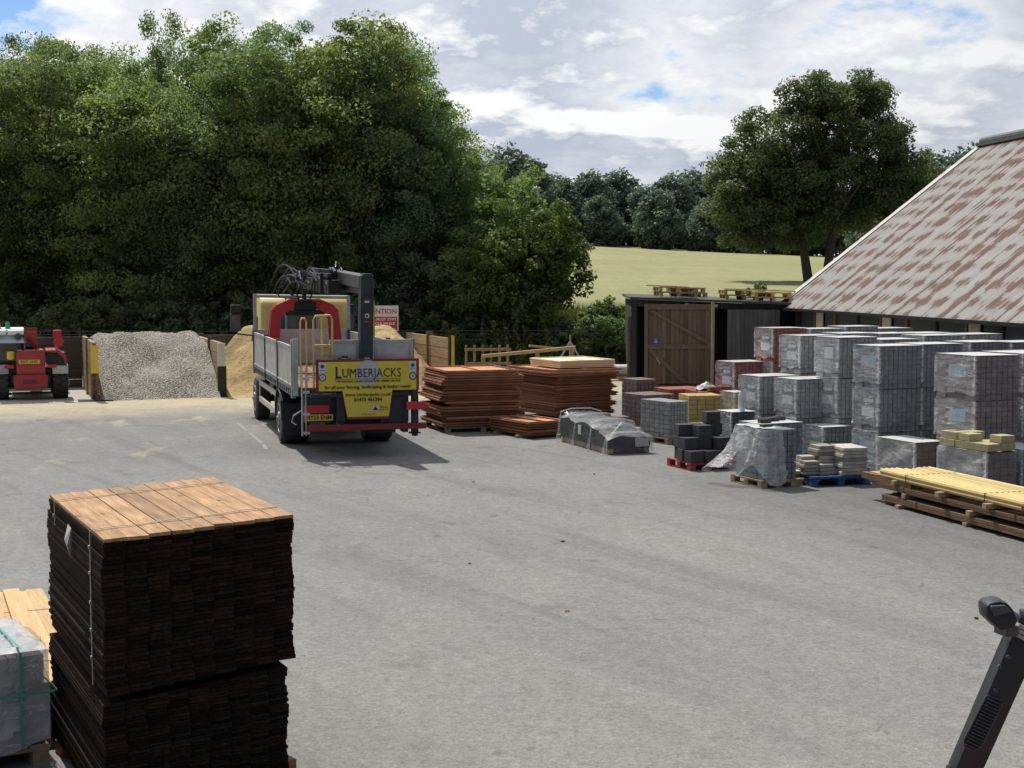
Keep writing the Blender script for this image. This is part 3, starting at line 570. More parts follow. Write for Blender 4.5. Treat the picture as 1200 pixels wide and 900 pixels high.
def heap(name,u0,u1,v0,v1,fn,m,label,cat,res=.11,seed=1):
    g=np.random.default_rng(seed);nu=int((u1-u0)/res);nv=int((v1-v0)/res);mb=MB();ph=g.random((6,3))*6
    for j in range(nv+1):
        for i in range(nu+1):
            u=u0+(u1-u0)*i/nu;v=v0+(v1-v0)*j/nv
            z=fn(u,v);b=sum(math.sin(u*(1.3+k*1.1)+ph[k,0])*math.sin(v*(1.5+k*.9)+ph[k,1])*.10/(1+k) for k in range(6))
            z=z+b*min(1,max(z,0)*1.5)+(g.normal()*.013 if z>0 else 0)
            p=bay(u,v);mb.v.append((p[0],p[1],max(z,-.02)));mb.t.append(.5)
    for j in range(nv):
        for i in range(nu): mb.f.append([j*(nu+1)+i,j*(nu+1)+i+1,(j+1)*(nu+1)+i+1,(j+1)*(nu+1)+i]);mb.m.append(0)
    return tag(mb.build(name,m,smooth=True),label,cat)
def gfn(u,v):
    s=min(1,max(0,(v+.05+.12*math.sin(u*2.1))/3.1));z=1.62*s**.85
    e=min(1,max(0,(3.5-abs(u-1.75))/1.0-1.42))
    return z*(.72+.28*min(1,e*1.6))-.01
heap('gravel_heap',.12,3.34,-.35,5.0,gfn,M['gravel'],'grey gravel heap between the two pale board partitions','gravel heap',.1)
from mathutils import noise as mnoise
def lump_sand(f,u,v):
    z=f(u,v);k=mnoise.fractal(Vector((u*1.7,v*1.7,3.1)),1,2,5);r=1-abs(mnoise.noise(Vector((u*1.1+4,v*1.1,7))))*2
    return z+min(1,max(0,z)*2)*(.16*k+.14*r-.1)
def sfn(u,v):
    a=2.0*math.exp(-((u-4.9)/1.35)**2-((v-3.0)/1.9)**2)+.75*math.exp(-((u-5.2)/1.2)**2-((v-1.0)/.9)**2);return a-.07
heap('sand_heap',3.55,6.8,-.5,5.0,lambda u,v:lump_sand(sfn,u,v),M['sand'],'yellow sand heap seen left of the lorry','sand heap',.1,3)
def sfn2(u,v):
    a=1.95*math.exp(-((u-8.7)/1.35)**2-((v-3.0)/1.9)**2)+.6*math.exp(-((u-8.6)/1.1)**2-((v-.9)/.9)**2);return a-.06
heap('sand_heap',7.0,10.0,-.5,5.0,lambda u,v:lump_sand(sfn2,u,v),M['sand'],'yellow sand heap seen right of the lorry, in front of the red notice','sand heap',.1,4)

# warning notice
D=46.3;x0=px_x(420,D);x1=px_x(467,D)
s=thing('warning_sign','white notice with red lower half on posts behind the sand heap','sign',((x0+x1)/2,D,0),R(4))
w=(x1-x0);zb,zt=3.33-62/1700*D-.02,3.33-33/1700*D
MB().box(-w/2,w/2,-.012,.012,zb,zt).build('panel',M['white'],s)
bd=MB().box(-w/2+.04,w/2-.04,-.02,-.0125,zb+.03,zb+(zt-zb)*.56).build('red_field',M['redink'],s)
text('ATTENTION',.22,M['redink'],s,(0,-.015,zt-.19),w*.92,bold=.004)
for i,l in enumerate(('DRIVERS MUST STAY','IN VEHICLE WHILE','BEING LOADED')): text(l,.115,M['white'],s,(0,-.0215,zb+.37-i*.135),w*(.9,.82,.66)[i],bold=.003)
for sx in (-.4,.4): MB().tube([(sx,.04,0),(sx,.04,zt-.05)],.03,8).build('post',M['steel'],s)

# ------------------------------------------------------------------ wheels
def wheel(parent,x,y,r,w,name='wheel',side=1,lug=False):
    o=MB()
    pr=[(r*.62,-w/2),(r*.9,-w/2),(r*.985,-w*.42),(r,-w*.3),(r,w*.3),(r*.985,w*.42),(r*.9,w/2),(r*.62,w/2)]
    o.lathe(pr,(x,y,r),'X',32)
    if lug:
        for i in range(18):
            g=2*math.pi*i/18
            for s in(-1,1):
                m=Matrix.Translation((x+s*w*.24,y,r))@Matrix.Rotation(g+(.17 if s>0 else 0),4,'X')
                pts=[m@Vector((a*w*.25,b*.035+ a*s*.05,c)) for c in(r*.97,r*1.05) for a,b in((-1,-1),(1,-1),(1,1),(-1,1))];o.hexa(pts)
    else:
        for k in (-.28,-.1,.1,.28): o.lathe([(r*1.004,-.012),(r*1.008,0),(r*1.004,.012)],(x+k*w,y,r),'X',32)
    t=o.build(name,M['rubber'],parent,smooth=True)
    q=MB();s=side;q.lathe([(r*.63,0),(r*.63,.02*s),(r*.55,.03*s),(r*.52,-.05*s),(r*.3,-.06*s),(r*.28,.04*s),(r*.12,.05*s),(r*.1,.07*s)],(x+s*w*.46,y,r),'X',28)
    for i in range(10):
        g=2*math.pi*i/10;q.lathe([(.018,0),(.018,.03*s)],(x+s*w*.46-.05*s,y+math.cos(g)*r*.4,r+math.sin(g)*r*.4),'X',6)
    q.build('rim',M['rim'],t,smooth=True);return t

# ------------------------------------------------------------------ flatbed lorry with crane
T=thing('flatbed_lorry','flatbed lorry with yellow advertising board, folded black crane and red grab, parked facing away','lorry',(-2.94,26.97,0),R(15.5))
HX,BL=1.135,7.5
ch=MB();ch.box(-.45,-.33,-.1,8.6,.78,1.05).box(.33,.45,-.1,8.6,.78,1.05)
for y in (0,1.2,3.6,5.2,7):ch.box(-.45,.45,y,y+.1,.8,1.0)
for y in (2.45,7.62): ch.tube([(-.9,y,.5),(.9,y,.5)],.09,10)
ch.box(-.95,-.5,3.6,4.9,.45,1.0);ch.box(.5,.95,3.7,5.2,.45,1.0);ch.box(-.25,.25,2.2,2.7,.35,.7)
ch.build('chassis',M['black'],T,bevel=.01)
b=MB();b.box(-HX,HX,.02,BL,1.13,1.27);b.build('bed_floor',M['dkgrey'],T)
bf=MB()
for i in range(14): bf.box(-HX+.06+i*.1535,-HX+.06+i*.1535+.148,.05,BL-.02,1.272,1.29,t=rnd.random())
bf.build('bed_boards',M['woodmid'],T)
for s in(-1,1):
    x=s*HX
    for i in range(3):
        y0=.2+i*(BL-.3)/3;y1=y0+(BL-.3)/3-.07
        p=MB();p.box(min(x,x-s*.035),max(x,x-s*.035),y0,y1,1.31,2.06)
        p.build('side_panel',M['alu'],T,bevel=.006)
        for zz in (1.32,2.04):MB().box(min(x+s*.001,x+s*.016),max(x+s*.001,x+s*.016),y0+.01,y1-.01,zz-.012,zz+.022).build('panel_trim',M['steel'],T)
    for i in range(4):
        y=.14+i*(BL-.3)/3 if i<3 else BL-.06
        MB().box(min(x+s*.022,x-s*.06),max(x+s*.022,x-s*.06),y-.045,y+.035,1.1,2.1 if i else 2.18).build('side_post',M['dkgrey' if i else 'steel'],T)
    r=MB();r.box(min(x,x-s*.05),max(x,x-s*.05),.2,BL-.05,1.13,1.29);
    rl=r.build('side_rail',M['steel'],T)
    for i in range(22): MB().box(min(x+s*.001,x+s*.012),max(x+s*.001,x+s*.012),.35+i*.32,.5+i*.32,1.15,1.25).build('lashing_slot',M['black'],rl)
    g=MB();y0,y1=3.35,6.75;xs_=s*1.08
    g.box(xs_-.02,xs_+.02,y0,y1,.88,1.0);g.box(xs_-.02,xs_+.02,y0,y1,.5,.62)
    g.box(xs_-.018,xs_+.018,y0,y0+.05,.6,.9);g.box(xs_-.018,xs_+.018,y1-.05,y1,.6,.9)
    g.build('side_guard',M['alu'],T,bevel=.008)
    MB().box(s*1.05-.03,s*1.05+.03,3.9,4.6,.92,1.13).build('guard_bracket',M['black'],T)
    mg=MB()
    for i in range(9):
        a0,a1=math.pi*(i/9),math.pi*((i+1)/9);rr=.585
        mg.bar((s*.86,2.45+math.cos(a0)*rr,.52+math.sin(a0)*rr),(s*.86,2.45+math.cos(a1)*rr,.52+math.sin(a1)*rr),.58,.02)
    mg.build('mudguard',M['black'],T)
    fl=MB();fl.box(s*.86-.27,s*.86+.27,1.83,1.845,.22,.85).build('mud_flap',M['black'],T)
    wheel(T,s*.845,2.45,.5,.56,side=s);wheel(T,s*.95,7.62,.5,.32,side=s)
# headboard
hb=MB();hb.box(-HX,-HX+.075,BL-.05,BL+.03,1.2,2.95);hb.box(HX-.075,HX,BL-.05,BL+.03,1.2,2.9);hb.tube([(-HX+.03,BL,2.9),(HX-.03,BL,2.86)],.045,10)
for x in(-.4,.35):hb.box(x,x+.04,BL-.02,BL+.02,2.1,2.86)
hb.build('headboard_frame',M['steel'],T)
MB().box(-HX+.08,HX-.08,BL-.03,BL+.01,1.3,2.12).build('headboard_panel',M['alu'],T,bevel=.01)
# cab
cb=MB();cb.prism([(BL+.2,.95),(BL+.2,2.72),(BL+.35,2.86),(9.0,2.86),(9.35,2.4),(9.5,1.7),(9.5,.55),(8.3,.55),(8.2,.95)],'X',-.95,1.12)
cab=cb.build('cab',M['cabyellow'],T,bevel=.06,smooth=True)
MB().box(-.55,.35,BL+.185,BL+.198,1.95,2.5).build('rear_window',M['glass'],cab,bevel=.004)
wsd=MB();wsd.quad([(-1.0,9.53,1.75),(1.0,9.53,1.75),(.95,9.38,2.38),(-.95,9.38,2.38)]);wsd.build('windscreen',M['glass'],cab)
for s in(-1,1):
    MB().box(-.958 if s<0 else 1.122,-.952 if s<0 else 1.128,8.35,9.2,1.75,2.4).build('side_window',M['glass'],cab)
    mr=MB();mr.tube([(s*.95,9.2,2.55),(s*1.38,9.25,2.62)],.02,6,mi=0);mr.tube([(s*.95,9.2,1.9),(s*1.38,9.25,1.95)],.02,6);mr.box(s*1.4-.13,s*1.4+.13,9.2,9.34,2.02,2.44);mr.box(s*1.4-.12,s*1.4+.12,9.2,9.33,2.47,2.66)
    mr.build('mirror',M['black'],cab,bevel=.02)
    gl=MB();gl.box(s*1.4-.11,s*1.4+.11,9.19,9.199,2.05,2.41);gl.build('mirror_glass',M['glass'],cab)
for s in(-1,1): MB().box(s*.62-.1,s*.62+.1,9.5,9.52,.75,.95).build('headlight',M['paleglass'],cab)
# rear boards
for x0,x1 in((-.42,.06),(.42,1.08)):
    rb=MB();rb.box(x0,x1,0,.03,1.3,2.1).build('rear_board',M['alu'],T)
    fr=MB();fr.box(x0-.04,x1+.04,-.03,.05,2.1,2.17);fr.box(x0-.04,x0+.02,-.03,.05,1.3,2.1);fr.box(x1-.02,x1+.04,-.03,.05,1.3,2.1);fr.box(x0+.02,x1-.02,-.02,.04,1.72,1.76)
    fr.build('rear_frame',M['steel'],T)
MB().box(-HX,-HX+.09,-.02,.06,1.15,2.2).build('rear_post',M['steel'],T);MB().box(HX-.06,HX,-.02,.06,1.15,2.17).build('rear_post',M['dkgrey'],T)
# advertising board
cx=.195;by=-.36
def bannerpoly(e): return [(cx-.96+e,1.83-e),(cx-.96+e,1.24+e),(cx-.48+e*.9,1.24+e),(cx-.385+e*.5,.72+e),(cx+.385-e*.5,.72+e),(cx+.46-e*.9,1.24+e),(cx+.96-e,1.26+e),(cx+.96-e,1.83-e)][::-1]
def split_prism(e,y0,y1,name,m,par):
    q=bannerpoly(e);mb=MB();L=[q[i] for i in range(8)]
    xs=[p for p in L];x0,x1=cx-.96+e,cx+.96-e;zt=1.83-e;zb=1.24+e
    mb.box(x0,x1,y0,y1,zb,zt);mb.prism([(cx-.48+e*.9,zb-.0005),(cx-.385+e*.5,.72+e),(cx+.385-e*.5,.72+e),(cx+.46-e*.9,zb-.0005)],'Y',y0,y1)
    return mb.build(name,m,par)
B=split_prism(0,by,by+.03,'advert_board',M['dkred'],T)
fc=MB();e=.05;x0,x1=cx-.96+e,cx+.96-e
yf=by-.004
fc.add([(x0,yf,1.83-.045),(x1,yf,1.83-.045),(x1,yf,1.252),(cx+.455,yf,1.252),(cx+.385,yf,.765),(cx-.385,yf,.765),(cx-.475,yf,1.252),(x0,yf,1.252)],[(7,6,3,2,1,0),(6,5,4,3)])
fc.build('board_face',M['banner'],B)
MB().lathe([(.235,0),(.235,.001)],(cx+.0,yf-.003,1.575),'Y',28).build('emblem',M['cloudgrey'],B)
yl=yf-.008
text('L',.30,M['ink'],B,(cx-.553,yl,1.575),.105,bold=.006);text('UMBERJACKS',.235,M['ink'],B,(cx+.07,yl,1.567),1.09,bold=0)
MB().box(cx-.62,cx+.62,yl-.001,yl,1.462,1.468).build('rule',M['ink'],B)
text('THE FENCING, LANDSCAPING AND TIMBER CENTRE',.055,M['ink'],B,(cx,yl,1.42),1.2,bold=.0005)
text('for all your fencing, landscaping & timber needs',.085,M['ink'],B,(cx,yl,1.315),1.6,bold=.001)
text('www.lumberjacks.co.uk',.085,M['ink'],B,(cx,yl,1.175),.86,bold=.001);text('01473 461394',.095,M['ink'],B,(cx,yl,1.08),.52,bold=.0025)
for s in(-1,1):
    xx=cx+s*.84;MB().box(xx-.065,xx+.065,yl+.001,yl+.003,1.58,1.775).build('white_sticker',M['labelwhite'],B)
    MB().lathe([(.038,0),(.038,.001)],(xx,yl-.001,1.705),'Y',16).build('sticker_logo',M['blueink'],B)
    MB().box(xx-.05,xx+.05,yl-.001,yl,1.63,1.64).build('sticker_line',M['blueink'],B)
    MB().lathe([(.068,0),(.068,.001)],(xx,yl+.001,1.5),'Y',24).build('round_sticker',M['blueink'],B);MB().lathe([(.05,0),(.05,.001)],(xx,yl-.001,1.502),'Y',24).build('round_sticker_centre',M['labelwhite'],B)
    text('25',.05,M['blueink'],B,(xx,yl-.0035,1.502))
MB().box(cx+.06,cx+.21,yl+.001,yl+.003,.87,.965).build('white_sticker',M['labelwhite'],B)
wt=MB();wt.prism([(cx+.085,.885),(cx+.185,.885),(cx+.135,.955)],'Y',yl-.002,yl);wt.build('warning_triangle',M['ink'],B)
text('Blind spot',.035,M['ink'],B,(cx+.3,yl,.935),.14);text('take care',.035,M['ink'],B,(cx+.3,yl,.895),.14)
MB().box(cx-.15,cx+.14,yl+.001,yl+.003,.79,.835).build('maker_strip',M['plate'],B);text('01473 461394',.04,M['ink'],B,(cx,yl-.001,.812),.26)
# rear underrun, lights, brackets
ru=MB();ru.box(-.95,1.28,-.42,-.3,.52,.63);ru.build('bumper_bar',M['dkred'],T,bevel=.01)
ru=MB();ru.box(-.5,1.02,-.05,.05,.63,1.13);ru.box(-.95,-.45,-.12,-.02,.66,1.15);ru.box(.86,.96,-.3,.0,.45,1.2);ru.box(-.85,1.1,-.34,-.28,1.13,1.2);ru.box(1.02,1.14,-.38,-.24,.45,1.25);ru.box(-.36,-.26,-.3,-.05,.5,.7);ru.box(.5,.6,-.3,-.05,.5,.7);ru.box(.45,.86,-.3,-.05,.6,1.12);ru.box(-.38,-.22,-.3,-.06,.65,1.12)
ru.lathe([(.06,0),(.06,.04),(.12,.05),(.12,.07)],(1.08,-.31,.38),'Z',12);ru.build('rear_frame_bracket',M['black'],T,bevel=.008)
MB().box(-.95,-.5,-.18,-.121,.83,.98).build('tail_light',M['redink'],T,bevel=.01);MB().box(.9,1.25,-.46,-.39,.88,1.03).tube([(1.25,-.42,.95),(1.33,-.42,.95)],.05,10).build('tail_light',M['redink'],T,bevel=.01)
pl=MB().box(-.95,-.43,-.175,-.165,.69,.81).build('number_plate',M['plate'],T);text('HY23 ENM',.105,M['ink'],pl,(-.69,-.178,.75),.46,bold=.002)
# access ladder rods, handrails and drum at the left rear corner
ld=MB();ld.tube([(-1.0,-.2,.42),(-1.0,-.2,1.68)],.016,6);ld.tube([(-.93,-.2,.42),(-.93,-.2,1.68)],.012,6)
for z in(.45,.8,1.2,1.45):ld.box(-.98,-.86,-.215,-.19,z,z+.05)
ld.tube([(-1.0,-.2,.9),(-1.15,-.15,.8),(-1.18,-.1,.68),(-1.1,-.1,.62)],.014,6);ld.build('access_ladder',M['alu'],T)
hr=MB();hr.tube([(-1.0,-.05,1.3),(-1.0,-.05,2.52),(-.97,-.05,2.58),(-.92,-.05,2.58),(-.89,-.05,2.52),(-.89,-.05,1.3)],.017,8)
hr.tube([(-.76,-.05,1.3),(-.76,-.05,2.55),(-.72,-.05,2.62),(-.45,-.05,2.63),(-.41,-.05,2.57),(-.41,-.05,1.3)],.019,8);hr.tube([(-.76,-.05,2.08),(-.41,-.05,2.08)],.017,8);hr.tube([(-.57,.2,1.3),(-.57,.2,2.62),(-.5,-.03,2.64)],.017,8);hr.box(-.6,-.4,-.06,.2,2.05,2.08);hr.box(-.58,-.4,-.02,.1,1.9,2.05)
hr.build('handrail',M['rail'],T,smooth=True)
MB().lathe([(.165,0),(.17,.02),(.17,.45),(.15,.5),(.12,.51),(.12,.56),(.06,.57),(.06,.6)],(-.2,-.16,1.28),'Z',20).build('black_drum',M['black'],T,smooth=True)
# crane
cr=MB();cr.prism([(.09,1.2),(.325,1.2),(.33,2.5),(.35,3.2),(.345,3.34),(.31,3.4),(.15,3.4),(.11,3.34),(.105,3.2),(.09,2.5)],'Y',-.2,.1)
cr.box(.05,.45,-.22,.5,1.1,1.55)
col=cr.build('crane_column',M['navy'],T,bevel=.02)
MB().box(.12,.325,-.212,-.201,2.98,3.02).build('column_seam',M['black'],col)
MB().box(.336,.385,-.05,-.02,2.2,2.9).build('yellow_edge_strip',M['yellow'],col)
lg=MB();lg.lathe([(.045,0),(.045,.003)],(.215,-.208,2.62),'Y',16);lg.box(.17,.26,-.208,-.202,2.86,2.9);lg.build('white_logo',M['labelwhite'],col);MB().lathe([(.024,0),(.024,.002)],(.21,-.2125,2.617),'Y',12).build('logo_centre',M['ink'],col)
MB().box(.16,.27,-.208,-.202,2.5,2.525).build('red_lettering',M['redink'],col);MB().box(.16,.26,-.22,-.202,1.74,1.85).build('lamp',M['labelwhite'],col)
a=MB();a.bar((.22,-.08,3.24),(.19,3.4,3.36),.25,.25);a.bar((.22,.2,3.08),(.2,2.6,3.1),.1,.12)
arm=a.build('inner_boom',M['dkgrey'],T,bevel=.02)
a=MB();a.lathe([(.15,-.2),(.15,.2)],(.08,3.45,3.3),'X',14);a.bar((-.1,1.75,3.14),(-.22,4.9,3.22),.24,.27);a.lathe([(.10,-.14),(.10,.14)],(-.1,1.95,3.14),'X',12);a.bar((-.18,1.8,3.36),(-.26,4.4,3.4),.09,.09);a.bar((-.02,2.1,3.3),(-.1,4.2,3.34),.06,.06)
for y in(2.3,3.2,4.2):a.box(-.3,.05,y,y+.07,3.0,3.42)
a.tube([(-.05,1.9,3.42),(.12,3.4,3.5)],.05,8)
ob=a.build('outer_boom',M['black'],T,bevel=.015)
hz=MB();g=random.Random(4)
for i in range(22):
    x=-.1+g.uniform(-.65,.3);y=2+g.uniform(0,2.6);z=3.2+g.uniform(-.08,.12)
    x2=x-g.uniform(.05,.45);pts=[]
    for k in range(9):
        f=k/8;pts.append((x*(1-f)+x2*f+math.sin(f*5+i)*.02,y+f*(.3+.05*i),z+math.sin(f*math.pi)*(.12+.012*i)-f*.16))
    hz.tube(pts,.017,6)
hz.tube([(-.3,4.9,3.3),(-.75,4.8,3.35),(-.9,4.9,3.1),(-.8,5,2.9),(-.4,5,2.86)],.017,6);hz.tube([(-.25,4.8,3.45),(-.6,4.6,3.6),(-.75,4.8,3.3),(-.55,5,2.95),(-.35,5,2.9)],.017,6)
hz.tube([(-.2,4.9,3.2),(-.1,4.9,3.0),(-.15,5,2.85)],.02,6);hz.tube([(-.35,4.9,3.2),(-.45,4.95,3.0),(-.38,5,2.85)],.02,6)
for i in range(5):
    x=.0+i*.06+g.uniform(-.03,.03);q=g.uniform(.5,1.15);hz.tube([(x,2.6,3.38),(x-.06*q,2.5,3.38+.14*q),(x-.02,2.75,3.38+.24*q),(x+.08*q,3.0,3.38+.2*q),(x+.14,3.3,3.4+.05*q),(x+.1,3.5,3.34)],.013,5)
hz.build('hydraulic_hose',M['black'],T,smooth=True)
for i in range(6):
    f=i/6;MB().rbox((-.12-f*.1,2.2+f*2.4,3.43+f*.05),.12,.16,.12,g.uniform(0,3)).build('valve_block',M['dkgrey'],ob,bevel=.01)
for i in range(4): MB().rbox((-.62+i*.13,4.7,3.36+g.uniform(-.08,.08)),.14,.16,.16,g.uniform(0,3)).build('valve_block',M['dkgrey'],ob,bevel=.01)
# grab
gx,gy=-.27,5.0
gb=MB();gb.lathe([(.05,0),(.05,.4),(.09,.42),(.09,.5)],(gx,gy,2.78),'Z',12);gb.box(gx-.24,gx+.24,gy-.18,gy+.18,2.62,2.8);gb.lathe([(.2,0),(.2,.06)],(gx,gy,2.8),'Z',18);gb.box(gx-.42,gx+.42,gy-.12,gy-.05,2.5,2.62);gb.tube([(gx-.4,gy,2.56),(gx+.4,gy,2.56)],.05,10)
GR=gb.build('grab_head',M['black'],T,bevel=.015)
for s in(-1,1):
    p=[(.15,2.86),(.32,2.86),(.60,2.74),(.71,2.62),(.83,1.55),(.66,1.35),(.57,1.40),(.52,2.42),(.43,2.55),(.15,2.70)]
    k=MB();k.prism([(gx+s*u*1.02,z) for u,z in p],'Y',gy-.16,gy-.09);k.prism([(gx+s*u*1.02,z) for u,z in p],'Y',gy+.09,gy+.16)
    k.prism([(gx+s*u*1.02,z) for u,z in [(.57,2.7),(.68,2.6),(.78,1.55),(.74,1.5),(.60,2.5)]],'Y',gy-.09,gy+.09)
    k.build('grab_arm',M['red'],T,bevel=.012)
# load-side odds and ends under the tail
MB().box(-.5,.9,.4,1.6,.55,.75).build('rear_toolbox',M['black'],T,bevel=.02)

# ------------------------------------------------------------------ telehandler
H=thing('telehandler','compact red telehandler with white cab roof and two beacons, seen from behind in its bay','telehandler',(-13.05,39.25,0),R(19))
for s in(-1,1):
    for y in(.45,2.6):
        wheel(H,s*.77,y,.43,.40,side=s,lug=True)
    if s<0: MB().box(-.98,-.56,.1,.9,.92,.97).box(-.98,-.56,.08,.12,.72,.95).build('mudguard',M['steel'],H,bevel=.02)
    else:
        MB().box(.56,.98,.05,.95,.9,.94).box(.56,.98,.02,.07,.7,.93).build('mudguard',M['labelwhite'],H,bevel=.03)
b=MB();b.box(-.55,.55,.3,3.3,.45,.85);b.box(-.5,.5,.1,.4,.4,.7);b.tube([(-.7,.45,.43),(.7,.45,.43)],.1,10);b.tube([(-.7,2.6,.43),(.7,2.6,.43)],.1,10);b.build('chassis',M['black'],H,bevel=.02)
MB().prism([(-.43,.38),(-.45,.66),(-.36,.71),(.36,.71),(.45,.66),(.43,.38),(.38,.3),(-.38,.3)],'Y',-.22,.25).build('counterweight',M['telered'],H,bevel=.04,smooth=True)
MB().box(-.2,.16,-.232,-.222,.46,.58).build('counterweight_slot',M['dkred'],H)
hd=MB();hd.prism([(-.36,.71),(-.36,1.3),(-.3,1.36),(.33,1.36),(.38,1.3),(.38,.71)],'Y',-.12,1.0);hood=hd.build('engine_cover',M['telered'],H,bevel=.03,smooth=True)
for z in (.72,.96): MB().box(-.34,.36,-.126,-.121,z,z+.012).build('panel_gap',M['dkred'],hood)
for x0,x1 in((-.34,-.2),(-.14,.12),(.18,.34)):MB().box(x0,x1,-.1,.0,1.362,1.375).build('hood_edge',M['labelwhite'],hood)
pl=MB().box(-.3,.24,-.135,-.124,1.0,1.11).build('number_plate',M['plate'],H);text('KS71 UUD',.09,M['ink'],pl,(-.03,-.138,1.055),.44,bold=.002)
cb=MB();cb.box(-.98,-.17,.35,.4,.85,1.8);cb.box(-.98,-.93,.35,1.9,.85,1.8);cb.box(-.22,-.17,.35,1.9,.85,1.8);cb.box(-.98,-.17,1.85,1.9,.85,1.8)
cab=MB();
for x in(-.98,-.2):
    for y in(.32,1.85):cab.tube([(x,y,.8),(x,y+(.05 if y<1 else -.1),1.85)],.035,8)
cab.box(-1.0,-.17,.33,1.9,.8,1.05);CB=cab.build('cab',M['black'],H)
rf=MB();rf.box(-1.02,-.14,.2,1.85,1.84,1.93);rf.box(-1.0,-.6,.05,.25,1.78,1.9);rf.box(-.57,-.15,.05,.25,1.78,1.9);rf.build('cab_roof',M['white'],H,bevel=.03)
q=MB();q.quad([(-1.0,.02,1.58),(-.15,.02,1.58),(-.2,.2,1.78),(-.95,.2,1.78)]);q.quad([(-1.0,.015,1.60),(-.15,.015,1.60),(-.15,.0,1.56),(-1.0,.0,1.56)]);q.build('rear_glass',M['paleglass'],CB)
q=MB();q.box(-.94,-.22,.36,.37,1.06,1.56);q.build('cab_window',M['glass'],CB)
MB().box(-.7,-.35,.7,.8,1.0,1.5).box(-.7,-.35,.8,1.2,.95,1.08).build('seat',M['black'],CB,bevel=.03)
for x in(-.95,-.3): MB().lathe([(.08,0),(.09,.04),(.07,.09)],(x,.03,1.74),'Y',14).build('work_lamp',M['dkgrey'],CB,smooth=True)
for x,m in((-.80,'orange'),(-.56,'green')):
    bc=MB().lathe([(.06,0),(.062,.03),(.06,.1),(.045,.16),(.02,.185)],(x,.5,1.94),'Z',14).build('beacon',M[m],H,smooth=True);MB().lathe([(.075,0),(.075,.03)],(x,.5,1.925),'Z',14).build('beacon_base',M['black'],bc)
bm_=MB();bm_.prism([(.25,1.45),(.15,1.93),(.5,1.95),(4.3,1.15),(4.3,.9),(.9,1.35)],'X',-.12,.19);bm_.box(.2-.11,.2,.3,.7,1.3,1.6)
bo=bm_.build('boom',M['telered'],H,bevel=.02);MB().box(-.13,.2,.1,.16,1.9,1.96).build('boom_end_cap',M['dkred'],bo)
MB().box(-.12,.08,-.05,.15,1.45,1.6).build('control_box',M['black'],H,bevel=.02)
fd=MB();fd.prism([(.4,1.3),(.4,1.36),(.72,1.36),(.93,1.2),(.96,.98),(.9,.98),(.85,1.13),(.7,1.28)],'Y',-.05,1.3);fd.build('side_cover',M['telered'],H,bevel=.015)
fd=MB();fd.box(.42,.9,.05,1.25,.95,1.27);fd.build('engine_bay',M['black'],H)
ml=MB();ml.tube([(.68,.05,1.34),(.7,.03,1.9)],.035,8);ml.build('lamp_stalk',M['steel'],H);MB().box(.6,.82,-.02,.06,1.7,1.9).build('red_lamp',M['redink'],H,bevel=.02);MB().lathe([(.13,0),(.14,.02),(.12,.06)],(.74,-.03,1.57),'Y',18).build('round_marker',M['redink'],H,smooth=True)
for s in(-1,1): MB().box(s*.55-.12,s*.55+.12,-.1,-.05,.88,.97).build('tail_light',M['redink'],H,bevel=.01)
MB().lathe([(.09,0),(.1,.03),(.1,.2),(.05,.22)],(-.5,.0,1.12),'Z',14).build('yellow_canister',M['plate'],H,smooth=True)
fk=MB()
for s in(-1,1):fk.box(s*.4-.06,s*.4+.06,4.3,5.4-.5,.2,.26);fk.box(s*.4-.06,s*.4+.06,4.3,4.36,.2,.9)
fk.box(-.6,.6,4.25,4.33,.5,1.1);fk.build('forks',M['black'],H)

# ------------------------------------------------------------------ pallets and block packs
def pallet_mesh(w,d,h,m,seed=1):
    g=random.Random(seed);mb=MB();n=max(5,int(w/.14))
    for i in range(n):
        x=-w/2+w*i/n;mb.box(x+.008,x+w/n-.008,-d/2,d/2,h-.02,h,t=g.random())
    for y in(-d/2+.06,0,d/2-.06):
        mb.box(-w/2,w/2,y-.055,y+.055,h-.042,h-.0205,t=g.random())
        for x in(-w/2+.06,0,w/2-.06): mb.box(x-.055,x+.055,y-.055,y+.055,.02,h-.0425,t=g.random())
    for x in(-w/2+.06,0,w/2-.06): mb.box(x-.055,x+.055,-d/2,d/2,0,.0195,t=g.random())
    return mb.mesh('pallet',M[m])
def blocks_mesh(w,d,h,m,nx,ny,nz,seed,gap=.006,forks=True,jit=.002,missing=0):
    g=random.Random(seed);mb=MB();bw,bd,bh=w/nx,d/ny,h/nz
    mb.box(-w/2+.03,w/2-.03,-d/2+.03,d/2-.03,.01,h-.03,t=.1)
    for k in range(nz):
        for j in range(ny):
            for i in range(nx):
                if 0<i<nx-1 and 0<j<ny-1 and k<nz-1: continue
                if forks and k==0 and ny>=3 and i<nx and (j==1 or j==ny-2) and i in(0,): continue
                if missing and k==nz-1 and g.random()<missing: continue
                x=-w/2+i*bw+g.uniform(-jit,jit);y=-d/2+j*bd+g.uniform(-jit,jit);z=k*bh
                mb.box(x+gap/2,x+bw-gap/2,y+gap/2,y+bd-gap/2,z+gap*.4,z+bh-gap*.4,t=g.random())
    return mb.mesh('blocks',M[m])
